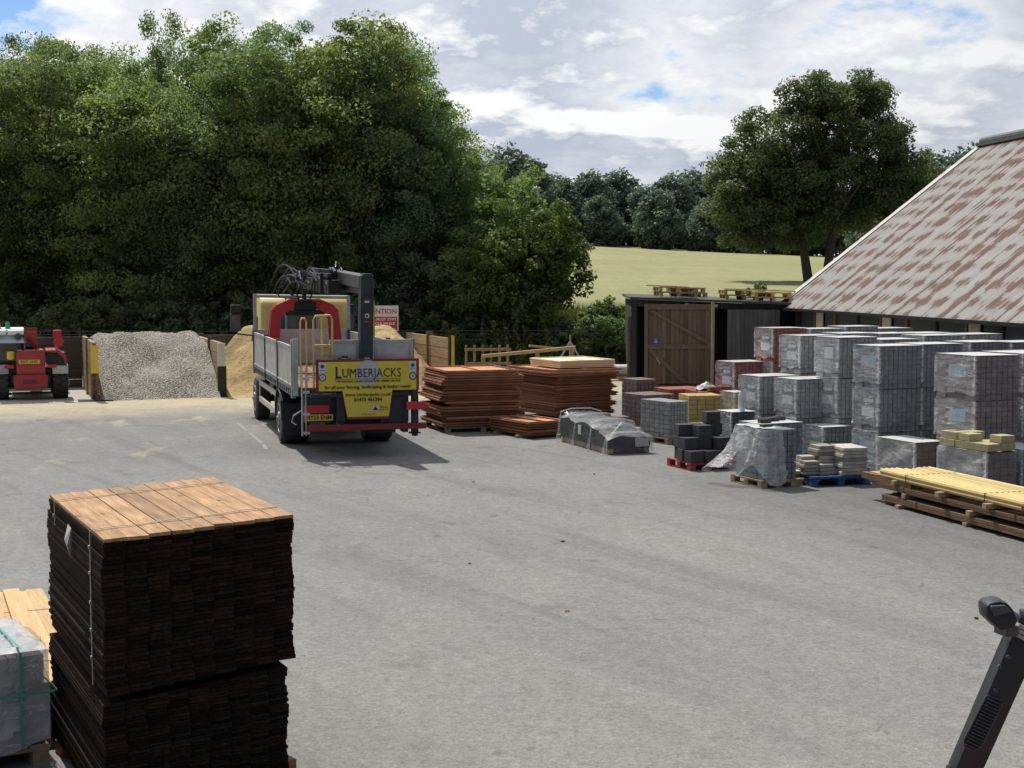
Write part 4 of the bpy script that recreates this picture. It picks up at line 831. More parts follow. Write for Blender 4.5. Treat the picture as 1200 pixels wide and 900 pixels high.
def film_mesh(w,d,z0,h,m,seed,n=9,j=.012,slack=0,ts=.12,tj=.35):
    g=random.Random(seed);e=.012;mb=MB();W,Dd=w/2+e,d/2+e
    def grid(fn,nu,nv,tt):
        b=len(mb.v)
        for a in range(nv+1):
            for c in range(nu+1): mb.v.append(tuple(fn(c/nu,a/nv)));mb.t.append(tt)
        for a in range(nv):
            for c in range(nu): mb.f.append([b+a*(nu+1)+c,b+a*(nu+1)+c+1,b+(a+1)*(nu+1)+c+1,b+(a+1)*(nu+1)+c]);mb.m.append(0)
    q=lambda:g.uniform(0,j)
    for nrm,tt in(((-1,0),.95),((1,0),.95),((0,-1),ts),((0,1),ts)):  # lit ends milky, shaded sides clear: light put into the film opacity
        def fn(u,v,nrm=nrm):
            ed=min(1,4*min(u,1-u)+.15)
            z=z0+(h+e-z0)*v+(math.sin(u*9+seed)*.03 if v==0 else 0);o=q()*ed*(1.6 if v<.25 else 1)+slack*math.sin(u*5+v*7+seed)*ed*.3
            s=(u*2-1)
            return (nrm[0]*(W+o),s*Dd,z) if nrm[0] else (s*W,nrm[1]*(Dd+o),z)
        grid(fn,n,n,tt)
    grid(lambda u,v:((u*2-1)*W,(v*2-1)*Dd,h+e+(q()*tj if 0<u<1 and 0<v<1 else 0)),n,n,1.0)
    # bunched film down the corners of the lit end, whitened to paint edge glints
    for (x,y) in((-W,-Dd),(-W,Dd)):
        zs=[z0+(h-z0)*k/11 for k in range(12)];b=len(mb.v)
        for z in zs:
            o1,o2=g.uniform(.004,.03),g.uniform(.02,.075);sy=1 if y<0 else -1
            mb.v+=[(x-g.uniform(.004,.02),y+sy*o2,z),(x-.012-g.uniform(0,.012),y-sy*.006,z+g.uniform(-.02,.02)),(x+o1,y-sy*.014,z)];mb.t+=[.9,1.9 if g.random()<.6 else 1.0,.9]
        for k in range(11):
            for q2 in(0,1): mb.f.append([b+k*3+q2,b+k*3+q2+1,b+k*3+q2+4,b+k*3+q2+3]);mb.m.append(0)
    return mb.mesh('film',M[m],smooth=True,fix=False)
def sheet_label(parent,w,d,h,kind,cy=-.05,cz=.62):
    x=-w/2-.009
    if kind=='arrow':
        sz=.17
        l=MB();l.box(x,x+.004,cy-sz,cy+sz,h*cz-.02,h*cz+.17).build('label_card',M['labelgreen'],parent)
        b=link('lower_card',MB().box(x,x+.004,cy-sz*.95,cy+sz*.95,h*cz-.2,h*cz-.03).mesh('lower_card',M['labelwhite']),parent)
        lc=[o for o in parent.children if o.name.startswith('label_card')][-1]
        a=MB();zc=h*cz+.075;xx=x-.0015
        a.add([(xx,cy+sz*.8,zc),(xx,cy+sz*.25,zc+.06),(xx,cy+sz*.25,zc+.025),(xx,cy-sz*.8,zc+.025),(xx,cy-sz*.8,zc-.025),(xx,cy+sz*.25,zc-.025),(xx,cy+sz*.25,zc-.06)],[(0,1,2,5,6),(2,3,4,5)]);a.build('arrow',M['labelwhite'],lc)
    elif kind=='blue': MB().box(x,x+.004,cy-.2,cy+.2,h*cz-.08,h*cz+.12).build('label_card',M['labelblue'],parent)
    elif kind=='white': MB().box(x,x+.004,cy-.13,cy+.13,h*cz-.1,h*cz+.1).build('label_card',M['labelwhite'],parent)
def new_pack(name,col,w,d,h,nx,ny,nz,seed,film='film',label=None,forks=True,slack=0,gap=.014,z0=.1):
    o=thing(name,'','',(0,0,0),0)
    link('blocks',blocks_mesh(w,d,h,col,nx,ny,nz,seed,forks=forks,gap=gap),o)
    if label: sheet_label(o,w,d,h,label)
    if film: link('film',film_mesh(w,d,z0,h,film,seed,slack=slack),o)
    return o
PHI=R(24)
def center(X,Y,w,d,phi): # near corner -> pack centre
    r=Vector((math.cos(phi),math.sin(phi)));l=Vector((-math.sin(phi),math.cos(phi)));p=Vector((X,Y))+r*w/2+l*d/2;return p
used={}
def put(proto,X,Y,z,w,d,phi,label,cat,group):
    o=proto if id(proto) not in used else copy_tree(proto)
    used[id(proto)]=1
    p=center(X,Y,w,d,phi);o.location=(p.x,p.y,z);o.rotation_euler=(0,0,phi+rnd.uniform(-.012,.012));tag(o,label,cat,group);return o
PW,PD,PH=.88,.67,.735
greys=[new_pack('block_pack','grey',PW,PD,PH-.01,9,3,9,100+i,label=('arrow','arrow','white',None)[i]) for i in range(4)]
slates=[new_pack('block_pack','slate',PW,PD,PH-.01,9,3,9,110+i,label=('blue','arrow',None)[i]) for i in range(3)]
reds=[new_pack('block_pack','red_b',PW,PD,PH-.01,9,3,9,120+i,label=('arrow',None)[i]) for i in range(2)]
purp=[new_pack('block_pack','purple',.85,.93,.69,8,4,8,130+i,label='blue') for i in range(2)]
rowdir=Vector((math.cos(PHI),math.sin(PHI)))
LV=('bottom','middle','top')
CN=('first','second','third','fourth','fifth')
def row(X,Y,n,levels,pk,desc,group,w=PW,gapc=.09,h=PH,d=PD):
    for c in range(n):
        p=Vector((X,Y))+rowdir*(w+gapc)*c
        for k in range(levels):
            pr=pk(c,k);lv=LV[k] if levels==3 else ('bottom','top')[k]
            if k==0: fz=rnd.uniform(.985,1.02);jx,jy,ja=rnd.uniform(-.03,.03),rnd.uniform(-.07,.05)*(c>0),rnd.uniform(-.025,.025)
            o=put(pr,p.x+jx+rnd.uniform(-.012,.012),p.y+jy+rnd.uniform(-.012,.012),k*h*fz+.002,w,d,PHI+ja,f'{desc[c] if isinstance(desc,(list,tuple)) else desc}, {lv} of {CN[c]} column',"block pack",group);o.scale=(1,1,fz)
GG='film wrapped block packs stacked three high by the barn'
row(6.14,24.3,5,3,lambda c,k:slates[(c*2+k)%2] if c==0 else slates[2],'slate grey wrapped block pack, nearest tall row',GG)
row(5.98,26.45,4,3,lambda c,k:greys[(c+k)%3] if c==0 else greys[3],'grey wrapped block pack, tall row behind the slate grey',GG)
row(5.62,28.3,4,3,lambda c,k:greys[(c+k+1)%2] if c==0 else greys[3],'grey wrapped block pack, row before the red stack',GG)
row(5.63,31.4,4,3,lambda c,k:(reds[0] if k==2 else reds[1]) if c==0 else greys[3],['red wrapped pack, rearmost tall row','grey wrapped block pack, rearmost tall row','grey wrapped block pack, rearmost tall row','grey wrapped block pack, rearmost tall row'],GG)
row(7.19,22.5,2,3,lambda c,k:purp[(c+k)%2],'purplish brown wrapped block pack by right edge',GG,w=.85,h=.70,d=.93,gapc=.14)
row(5.21,26.65,1,2,lambda c,k:greys[k],'gridded grey block pack before the tall grey rows','film wrapped block packs stacked two high')
row(4.72,27.5,1,2,lambda c,k:greys[(k+1)%2],'grey block pack left of the gridded one','film wrapped block packs stacked two high')
row(4.81,31.4,1,2,lambda c,k:reds[1-k],'red block pack before the brown door','film wrapped block packs stacked two high')
SGp='single block packs along the edge of the yard'
def pallet_under(X,Y,w,d,phi,label,m='pallet',h=.12,name='pallet',group=None):
    p=center(X,Y,w,d,phi);o=thing(name,label,'pallet',(p.x,p.y,.006),phi,group);link('boards',pallet_mesh(w,d,h,m,int(abs(X*31))),o);return o
# P1 grey pack with loose film hanging off
w,d=.62,.8;pallet_under(3.93,22.68,w+.06,d+.1,R(24),'grey wooden pallet under the block pack with torn hanging film');
p1=new_pack('block_pack','slate',w,d,.80,7,4,9,201,film=None,forks=False);put(p1,3.97,22.72,.128,w,d,R(24),'slate grey block pack with torn milky film hanging off its left side','block pack',SGp)
def drape():
    g=random.Random(8);mb=MB();nu,nv=22,14
    # runs over the near corner: along the left face then round the front; each column falls and flares outwards
    for a in range(nv+1):
        for c in range(nu+1):
            u=c/nu;v=a/nv
            if u<.62: s=u/.62;x=-w/2-.02;y=d/2*(1-2*s)*1.0;nx_,ny_=-1,0
            else: s=(u-.62)/.38;x=-w/2-.02+s*.34;y=-d/2-.02;nx_,ny_=0,-1
            fall=(.80 if u<.62 else .80-.03*s);bot=(.02+.16*math.sin(u*7) if u<.3 else .28*math.sin((u-.3)*5) if u<.62 else -.05)
            z=.815-(.815-max(bot,-.05))*v if u<.9 else .815-(.86)*v*(1-(u-.9)*2)
            fl=(.42*math.exp(-((u-.12)/.2)**2)+.10+.12*math.exp(-((u-.75)/.15)**2))*v**1.4+.028*math.sin(u*38+v*5)*(.3+v)+.012*math.sin(u*90+v*11)*v+g.uniform(0,.012)
            mb.v.append((x+nx_*fl+(.16*(v**2)*(u-.62) if u>.62 else 0),y+ny_*fl+(.25*v*v if u<.15 else 0),z));mb.t.append(.75)
    for a in range(nv):
        for c in range(nu): mb.f.append([a*(nu+1)+c,a*(nu+1)+c+1,(a+1)*(nu+1)+c+1,(a+1)*(nu+1)+c]);mb.m.append(0)
    b=len(mb.v)
    for a in range(5):
        for c in range(9): mb.v.append((-w/2-.02+a/4*.32,-d/2+c/8*d,.818+g.uniform(0,.022)));mb.t.append(.8)
    for a in range(4):
        for c in range(8): mb.f.append([b+a*9+c,b+a*9+c+1,b+(a+1)*9+c+1,b+(a+1)*9+c]);mb.m.append(0)
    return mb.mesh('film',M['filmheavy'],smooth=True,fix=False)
link('film',drape(),p1)
# P2, P3
w,d=.87,.62;put(new_pack('block_pack','slate',w,d,.78,9,3,9,202,film='film',forks=False),4.30,25.0,.006,w,d,PHI,'slate grey block pack with loose setts on top, behind the torn film','block pack',SGp)
w,d=.62,.6;put(new_pack('block_pack','slate',w,d,.62,7,3,7,203,label='arrow'),5.62,26.0,.006,w,d,PHI,'low slate grey wrapped block pack left of the three-high slate stack','block pack',SGp)
def sett(X,Y,z,w,d,h,rz,m,label,cat,group,name='sett_block'):
    o=MB().box(-w/2,w/2,-d/2,d/2,0,h).build(name,M[m],bevel=.008);o.location=(X,Y,z);o.rotation_euler=(0,0,rz);return tag(o,label,cat,group)
for i,(dx,dy) in enumerate(((.2,.25),(.42,.3),(.62,.42),(.1,.1))): 
    p=Vector((4.35,25.05))+rowdir*dx+Vector((-math.sin(PHI),math.cos(PHI)))*dy;sett(p.x,p.y,.80,.22,.1,.07,PHI+rnd.uniform(-.4,.4),'charcoal','loose dark sett lying on top of the slate grey pack behind the torn film','block','loose setts on the slate grey pack')
sett(4.05,23.0,.95,.2,.1,.05,PHI+.1,'charcoal','single dark sett lying on top of the pack with torn film','block',None)
# red pallet with charcoal kerb blocks
pallet_under(3.06,24.75,1.0,.85,R(22),'red pallet carrying dark charcoal kerb blocks left of the torn film','palred',.14,'red_pallet')
ux=Vector((math.cos(R(22)),math.sin(R(22))));uy=Vector((-ux.y,ux.x))
for a,b,n in ((.14,.1,1),(.42,.06,1),(.14,.36,2),(.44,.36,3),(.72,.2,2),(.2,.62,3),(.48,.66,3),(.76,.6,4)):
    for k in range(n):
        p=Vector((3.06,24.75))+ux*(a+rnd.uniform(-.02,.02))+uy*(b+rnd.uniform(-.02,.02))
        sett(p.x,p.y,.147+k*.205,.26,.23,.2,R(22)+rnd.uniform(-.15,.15),'charcoal','dark charcoal kerb block piled on the red pallet','block','charcoal kerb blocks on the red pallet','kerb_block')
# blue pallet with stone slabs
pallet_under(4.76,22.85,1.05,.72,R(16),'blue pallet carrying low stacks of stone slabs','palblue',.16,'blue_pallet')
bx=Vector((math.cos(R(16)),math.sin(R(16))));byv=Vector((-bx.y,bx.x))
def slab_stack(X,Y,z,w,d,n,t,rz,label,group,m='slabs',cat='slab stack'):
    mb=MB()
    for k in range(n):
        a=rnd.uniform(-.02,.02);b_=rnd.uniform(-.02,.02);mb.rbox((a,b_,k*t+t/2),w+rnd.uniform(-.02,.02),d+rnd.uniform(-.02,.02),t*.9,rnd.uniform(-.05,.05),t=rnd.random())
    o=mb.build('slab_stack',M[m],bevel=.005);o.location=(X,Y,z);o.rotation_euler=(0,0,rz);return tag(o,label,cat,group)
SS='stacks of stone slabs on and around the blue pallet'
B0=Vector((4.76,22.85))
for a,b,w,d,n,lab in ((.80,.33,.42,.62,8,'tallest stack of stone slabs, at the right end of the blue pallet'),(.48,.55,.32,.32,8,'square stack of stone slabs at the back of the blue pallet'),(.16,.56,.24,.22,5,'small stack of stone setts at the back left of the blue pallet'),(.12,.32,.26,.2,4,'small stack of stone setts at the left of the blue pallet'),(.36,.26,.26,.2,3,'low pile of stone setts at the middle front of the blue pallet')):
    p=B0+bx*a+byv*b;slab_stack(p.x,p.y,.17,w,d,n,.055,R(16)+rnd.uniform(-.1,.1),lab,SS)
pallet_under(4.42,23.0,.42,.7,R(20),'grey wooden pallet squeezed between the torn film pack and the blue pallet','pallet',.11)
slab_stack(4.53,23.35,.12,.34,.3,2,.05,.3,'two stone slabs on the grey pallet left of the blue pallet',SS);slab_stack(4.40,23.62,.12,.22,.22,3,.05,.5,'three small setts at the back of the grey pallet left of the blue pallet',SS)
# wrapped packs in front of the purple stack
w,d=.55,.95;put(new_pack('block_pack','brown',w,d,.68,4,5,5,210,film='filmheavy',forks=False,gap=.01,slack=.05),6.44,23.0,.01,w,d,PHI,'pale brown slab pack in wrinkled film, left of the yellowish stones','block pack',SGp)
w,d=.55,1.05;put(new_pack('block_pack','brown',w,d,.70,4,5,6,211,film='filmheavy',forks=False,gap=.01,slack=.05),7.08,21.5,.01,w,d,PHI,'film wrapped slab pack with loose yellowish stones piled on its top','block pack',SGp)
w,d=.6,.9;put(new_pack('block_pack','slate',w,d,.70,6,5,6,212,film='film',forks=False),7.75,21.9,.01,w,d,PHI,'grey block pack cut by the right edge of the picture','block pack',SGp)
ly=Vector((-math.sin(PHI),math.cos(PHI)))
for i,(a,b,k,ww) in enumerate(((.12,.1,0,.24),(.12,.34,0,.24),(.13,.58,0,.24),(.12,.82,0,.24),(.13,.96,0,.2),(.4,.1,0,.26),(.4,.4,0,.26),(.4,.7,0,.26),(.4,.12,1,.26),(.13,.5,1,.24),(.13,.8,1,.24),(.4,.75,1,.24),(.14,.93,1,.2))):
    p=Vector((7.08,21.5))+rowdir*a+ly*b;sett(p.x,p.y,.735+k*.115,.25,ww,.11,PHI+rnd.uniform(-.06,.06),'olive','yellowish stone walling block piled loosely on the film wrapped slab pack','block','yellowish walling blocks on the wrapped slab pack','walling_block')
# centre group in front of the brown door
w,d=.5,.95;G1P=R(32)
pallet_under(3.10,28.68,w+.06,d+.06,G1P,'wooden pallet under the pale grey block pack in front of the brown packs')
put(new_pack('block_pack','grey',w,d,.73,7,6,8,220,film=None,forks=True,gap=.012),3.12,28.72,.128,w,d,G1P,'pale grey unwrapped block pack on a wooden pallet, nearest of the centre group','block pack',SGp)
w,d=.8,.85;put(new_pack('block_pack','brown',w,d,.80,6,5,8,221,film=None,forks=False,gap=.012),2.84,31.0,.01,w,d,R(30),'brown unwrapped block pack behind the pale grey pack','block pack',SGp)
put(new_pack('block_pack','brown',.55,.7,.98,5,4,8,222,film=None,forks=False),2.85,33.2,.01,.55,.7,R(24),'dull brown block pack behind the brown unwrapped pack, nearest the shed post','block pack',SGp)
put(new_pack('block_pack','red_b',1.0,.8,.80,8,4,7,223,film=None,forks=False,gap=.01),3.55,32.6,.01,1.0,.8,PHI,'low red block pack standing in front of the open brown door','block pack',SGp)
put(new_pack('block_pack','red_b',.8,.75,.86,7,4,7,224,film=None,forks=False,gap=.01),4.05,31.2,.01,.8,.75,R(18),'red block pack behind the yellow block pack, with white film on top','block pack',SGp)
g=random.Random(2);mb=MB();cpts=[]
mb2=MB();n=10
for a in range(n+1):
    for c in range(n+1):
        u,v=a/n-.5,c/n-.5;r=math.hypot(u,v);mb2.v.append((u*.5,v*.38,max(0,.16*(1-r*1.9))+g.uniform(0,.05)));mb2.t.append(.8)
for a in range(n):
    for c in range(n): mb2.f.append([a*(n+1)+c,a*(n+1)+c+1,(a+1)*(n+1)+c+1,(a+1)*(n+1)+c]);mb2.m.append(0)
o=mb2.build('crumpled_film',M['labelwhite']);o.location=(4.25,31.6,.875);tag(o,'crumpled white plastic film lying on the red blocks behind the yellow pack','film')
for i in range(5):
    sett(4.05+rnd.uniform(-.05,.6),31.35+rnd.uniform(0,.45),.875,.2,.2,.09,rnd.uniform(0,3),'red_b','loose red block on top of the red pack behind the yellow pack','block','loose red blocks behind the yellow pack')
w,d=.74,.7;put(new_pack('block_pack','yellow_b',w,d,.88,4,5,9,225,film=None,forks=False,gap=.014),3.66,29.9,.01,w,d,R(12),'yellow ochre block pack right of the pale grey pack','block pack',SGp)
put(new_pack('block_pack','yellow_b',.35,.5,.96,2,3,9,226,film='film',forks=False),4.56,29.6,.01,.35,.5,PHI,'narrow yellow ochre block pack half hidden left of the narrow grey stack','block pack',SGp)
for (x,y,n,lab) in ((3.62,28.7,5,'low stack of buff slabs right of the pale grey pack, nearest'),(3.75,29.2,7,'taller stack of buff slabs between the pale grey and yellow packs'),(3.95,28.5,2,'two buff slabs lying right of the low buff stack')):
    slab_stack(x,y,.01,.3,.3,n,.055,PHI+rnd.uniform(-.2,.2),lab,'stacks of buff slabs in the centre group','buff')
for (x,y,n,lab) in ((2.35,31.2,6,'low stack of brown slabs behind the film wrapped black load'),(2.55,29.9,4,'small stack of brown slabs just left of the pale grey pack')):
    slab_stack(x,y,.01,.3,.3,n,.055,PHI+rnd.uniform(-.2,.2),lab,'stacks of buff slabs in the centre group','brown')
# big clear bottle standing by the packs
bo=MB().lathe([(.0,0),(.055,0),(.06,.02),(.06,.27),(.05,.33),(.022,.38),(.022,.40)],(0,0,0),'Z',18).build('water_bottle',M['paleglass'],smooth=True);bo.location=(4.18,26.3,.9);tag(bo,'large clear plastic bottle with pale blue label standing among the block packs','bottle')
q=MB().lathe([(.062,0),(.062,.16)],(0,0,.07),'Z',18).build('bottle_label',M['cloudgrey'],bo,smooth=True);MB().lathe([(.024,0),(.024,.03)],(0,0,.4),'Z',12).build('bottle_cap',M['labelblue'],bo)
put(new_pack('block_pack','charcoal',.5,.5,.88,4,4,8,227,film='film',forks=False),3.97,26.1,.01,.5,.5,PHI,'charcoal wrapped block pack behind the torn film, with a clear bottle standing on it','block pack',SGp)

# ------------------------------------------------------------------ fence panel stacks
def panel_proto(name,w,d,t,m,mt,frame=.045,seed=0):
    g=random.Random(seed);o=thing(name,'','',(0,0,0));mb=MB()
    mb.box(-w/2,w/2,-d/2,-d/2+frame,0,t,t=g.random());mb.box(-w/2,w/2,d/2-frame,d/2,0,t,t=g.random());mb.box(-w/2,-w/2+frame,-d/2+frame+.001,d/2-frame-.001,0,t,t=g.random());mb.box(w/2-frame,w/2,-d/2+frame+.001,d/2-frame-.001,0,t,t=g.random())
    mb.box(-.02,.02,-d/2+frame+.001,d/2-frame-.001,.003,t-.002,t=g.random())
    e=.022;tv=g.random()
    mb.box(-w/2-e,w/2+e,-d/2-e,-d/2-.0005,.012,.034,t=tv);mb.box(-w/2-e,w/2+e,d/2+.0005,d/2+e,.012,.034,t=tv);mb.box(-w/2-e,-w/2-.0005,-d/2,d/2,.012,.034,t=1-tv);mb.box(w/2+.0005,w/2+e,-d/2,d/2,.012,.034,t=1-tv)
    link('frame',mb.mesh('frame',M[m]),o)
    mb=MB();n=int(d/.14)
    for i in range(n):
        y=-d/2+frame+(d-2*frame)*i/n;y1=y+(d-2*frame)/n
        for x0,x1 in((-w/2+frame+.002,-.022),(.022,w/2-frame-.002)): mb.hexa([(x0,y,.006),(x1,y,.006),(x1,y1,.014),(x0,y1,.014),(x0,y,.018),(x1,y,.018),(x1,y1,.026),(x0,y1,.026)],t=g.random())
    link('slats',mb.mesh('slats',M[mt]),o);return o
def panel_stack(X,Y,w,d,phi,n,t,desc,group,zb=.12,protos=None,over=None):
    p=center(X,Y,w,d,phi);z=zb;jx=jy=0
    for k in range(n):
        if k%2==0 or rnd.random()<.25: jx,jy=rnd.uniform(-.08,.08),rnd.uniform(-.08,.08)
        ox,oy=jx+rnd.uniform(-.012,.012),jy+rnd.uniform(-.012,.012)
        pr=protos[(k//2)%len(protos)] if not over or k not in over else over[k]
        o=pr if id(pr) not in used else copy_tree(pr);used[id(pr)]=1
        o.location=(p.x+ox,p.y+oy,z);o.rotation_euler=(rnd.uniform(-.004,.004),rnd.uniform(-.006,.006),phi+rnd.uniform(-.02,.02))
        tag(o,(f'{ORD[k]} fence panel counted from the ground in {desc}' if k<n-1 else f'topmost fence panel of {desc}'),'fence panel',group);z+=t
    return z
PA=[panel_proto('fence_panel',1.74,1.72,.052,'redwood','redwoodlit',seed=1),panel_proto('fence_panel',1.62,1.68,.052,'redwood','redwoodlit',seed=2),panel_proto('fence_panel',1.8,1.75,.052,'redwood','redwoodlit',seed=3)]
pallet_under(-1.42,30.92,1.7,1.7,R(18),'wooden pallet under the left red-brown fence panel stack')
panel_stack(-1.45,30.9,1.74,1.74,R(18),22,.055,'the left red-brown stack beside the lorry','fence panels in the left stack',.132,PA,{21:PA[1],20:PA[1]})
PB=[panel_proto('fence_panel',1.62,1.95,.05,'redwood','redwood',seed=4),panel_proto('fence_panel',1.55,1.85,.05,'redwood','redwoodlit',seed=5)];PBb=panel_proto('fence_panel',1.88,2.15,.05,'redwood','redwoodlit',seed=6)
pallet_under(1.05,33.5,1.5,1.8,R(30),'wooden pallet under the right red-brown fence panel stack, mostly hidden')
zt=panel_stack(1.0,33.4,1.58,1.85,R(30),21,.051,'the right red-brown stack carrying the cream panels','fence panels in the right stack',.132,PB,{18:PBb,19:PBb,20:PBb})
PC=[panel_proto('cream_panel',1.45,1.5,.045,'cream','cream',seed=7)]
panel_stack(1.1,33.75,1.45,1.5,R(26),4,.047,'the cream pile on the right stack','cream fence panels on the right stack',zt+.002,PC)
PS=[panel_proto('fence_panel',.95,1.5,.055,'redwood','redwoodlit',seed=8)]
panel_stack(.42,29.75,.85,1.5,R(33),5,.058,'the low pile between the two tall stacks','fence panels in the low pile',.07,PS)
bb=MB().box(-.5,.5,-.05,.05,0,.06).build('bearer',M['pallet']);bb.location=(.5,30.2,.007);bb.rotation_euler=(0,0,R(33));tag(bb,'timber bearer under the low pile of fence panels, front one','bearer','bearers under the low panel pile')
b2=bb.copy();COL.objects.link(b2);b2.location=(.05,31.0,.007);tag(b2,'timber bearer under the low pile of fence panels, rear one','bearer','bearers under the low panel pile')
# film wrapped black load
F=thing('wrapped_load','long low black load wrapped in clear film on pallets, in front of the fence panels','wrapped load',(*center(1.79,27.0,.93,2.5,R(20)),0.006),R(20))
g=random.Random(3)
def lump(w,d,h,z0,nx,ny,fn,mt,name,tt=.5,jit=.02):
    mb=MB()
    per=[]
    for a in range(ny+1):
        for c in range(nx+1):
            u,v=c/nx*2-1,a/ny*2-1;mb.v.append((u*w/2,v*d/2,z0+fn(u,v)+g.uniform(-jit,jit)));mb.t.append(tt)
    N=(nx+1)*(ny+1)
    for a in range(ny):
        for c in range(nx): mb.f.append([a*(nx+1)+c,a*(nx+1)+c+1,(a+1)*(nx+1)+c+1,(a+1)*(nx+1)+c]);mb.m.append(0)
    ring=[c for c in range(nx+1)]+[a*(nx+1)+nx for a in range(1,ny+1)]+[ny*(nx+1)+c for c in range(nx-1,-1,-1)]+[a*(nx+1) for a in range(ny-1,0,-1)]
    b=len(mb.v);mid=b+len(ring)
    for i in ring: p=mb.v[i];mb.v.append((p[0]*1.015+g.uniform(-jit,jit)*.6,p[1]*1.01+g.uniform(-jit,jit)*.6,z0+(p[2]-z0)*.5));mb.t.append(tt)
    for i in ring: p=mb.v[i];mb.v.append((p[0],p[1],z0));mb.t.append(tt)
    m=len(ring)
    for i in range(m):
        j=(i+1)%m;mb.f.append([ring[j],ring[i],b+i,b+j]);mb.m.append(0);mb.f.append([b+j,b+i,b+m+i,b+m+j]);mb.m.append(0)
    return mb.mesh(name,M[mt],smooth=True)
def lf(u,v): return .42+.02*math.sin(v*5+1)+.022*math.sin(u*4+v*9)-.10*max(0,-v-.35)*(3.2 if v<-.6 else 1)-.06*u*u+(.05 if v>.55 else 0)
link('contents',lump(.86,2.4,.4,.11,12,30,lf,'blackplastic','contents',jit=.006),F)
link('film',lump(.93,2.5,.4,.02,10,24,lambda u,v:lf(u,v)+.115+.03*math.sin(v*17+u*6),'filmdark','film',.8,.007),F)
sheet=MB()
for y in(-1.18,-.45,.35,1.15):
    zz=.13+lf(.0,y/1.2)+.03;sheet.tube([(-.52,y+.06,.0),(-.49,y,.25),(-.45,y-.02,zz-.02),(-.2,y+.02,zz+.03),(.2,y-.02,zz+.03),(.45,y,zz-.04),(.5,y,.02)],[.03,.02,.014,.012,.012,.016,.03],7)
sheet.tube([(-.48,-1.2,.0),(-.47,-1.24,.28),(-.2,-1.1,.5),(0,-.85,.56)],[.035,.018,.014,.012],7);sheet.tube([(.47,-1.26,.02),(.42,-1.22,.3),(.15,-1.0,.52)],[.035,.018,.012],7)
link('film_folds',sheet.mesh('film_folds',M['filmheavy'],smooth=True),F);MB().box(-.478,-.468,.02,.17,.26,.44).build('label_card',M['labelwhite'],F)
MB().box(.1,.38,-1.268,-1.258,.14,.3).build('white_print',M['cloudgrey'],F)
pr=MB()
for y in(-1.0,-.3,.5,1.1):pr.box(-.44,.44,y-.05,y+.05,0,.1,t=rnd.random())
pr.box(-.42,-.32,-1.2,1.2,.02,.12);pr.box(.32,.42,-1.2,1.2,.02,.12);link('pallet',pr.mesh('pallet',M['pallet']),F)

# ------------------------------------------------------------------ timber pile on the right
TP=R(17.5);tx=Vector((math.cos(TP),math.sin(TP)));tyv=Vector((math.sin(TP),-math.cos(TP)))  # tyv points towards the camera
T0=Vector((5.42,21.3))
def bundle(name,label,off,along,W,L,z,rows,cols,bw,bh,m,rnd_=None,round_=False,jit=.05,group='bundles of the timber pile by the right edge'):
    p=T0+tx*off+tyv*along;o=thing(name,label,'timber bundle',(p.x,p.y,z),TP+math.pi,group)
    for k in range(rows):
        for i in range(cols):
            x=-(i+.5)*bw;y0=rnd.uniform(-jit,jit);mb=MB()
            if round_: mb.tube([(x,y0,bh*(k+.5)),(x,y0+L,bh*(k+.5))],bw*.42,8,t=rnd.random())
            else: mb.box(x-bw*.47,x+bw*.47,y0,y0+L+rnd.uniform(-jit,jit),k*bh+.002,(k+1)*bh-.002,t=rnd.random())
            mb.build('post' if round_ else 'board',M[m],o,smooth=round_)
    for y in(L*.2,L*.75): MB().box(-cols*bw-.004,.004,y,y+.012,rows*bh,rows*bh+.004).box(-.0+.001,.005,y,y+.012,0,rows*bh).build('strap',M['ink'],o)
    return o
bundle('timber_bundle','dark sawn timber bundle at the bottom of the pile by the right edge',-.02,.1,.9,4.6,.06,2,8,.11,.048,'woodpile')
bundle('timber_bundle','reddish timber bundle in the middle of the pile by the right edge',0,-.25,.9,4.6,.232,2,8,.11,.042,'woodpile',jit=.1)
bundle('post_bundle','pale yellow round posts on top of the timber pile by the right edge',0.0,.05,.9,3.35,.392,2,10,.088,.058,'post',round_=True,jit=.12)
for i,(al,z,h,lab) in enumerate(((.6,.0,.052,'far low'),(2.2,.0,.052,'second low'),(4.0,.0,.052,'nearest low'),(.7,.157,.07,'far middle'),(2.3,.157,.07,'central middle'),(3.6,.157,.07,'near middle'),(.45,.317,.07,'far upper'),(1.6,.317,.07,'central upper'),(2.7,.317,.07,'near upper'))):
    p=T0+tx*.42+tyv*al;o=MB().box(-.46+rnd.uniform(-.06,.03),.46,-.045,.045,0,h).build('bearer',M['pallet'],bevel=.004);o.location=(p.x,p.y,z+.007);o.rotation_euler=(0,0,TP+rnd.uniform(-.05,.05));tag(o,f'{lab} wooden bearer in the timber pile by the right edge','bearer','bearers of the timber pile')
for i in range(3):
    p=T0+tx*(.05+i*.12)+tyv*(-.1);o=MB().box(-.05,.05,-.9,.35,0,.09,t=rnd.random()).build('loose_timber',M['wood' if i else 'woodmid']);o.location=(p.x,p.y,.318);o.rotation_euler=(0,0,TP+rnd.uniform(-.08,.08));tag(o,'short loose timber poking out at the far end of the timber pile','timber','loose timbers at the far end of the pile')

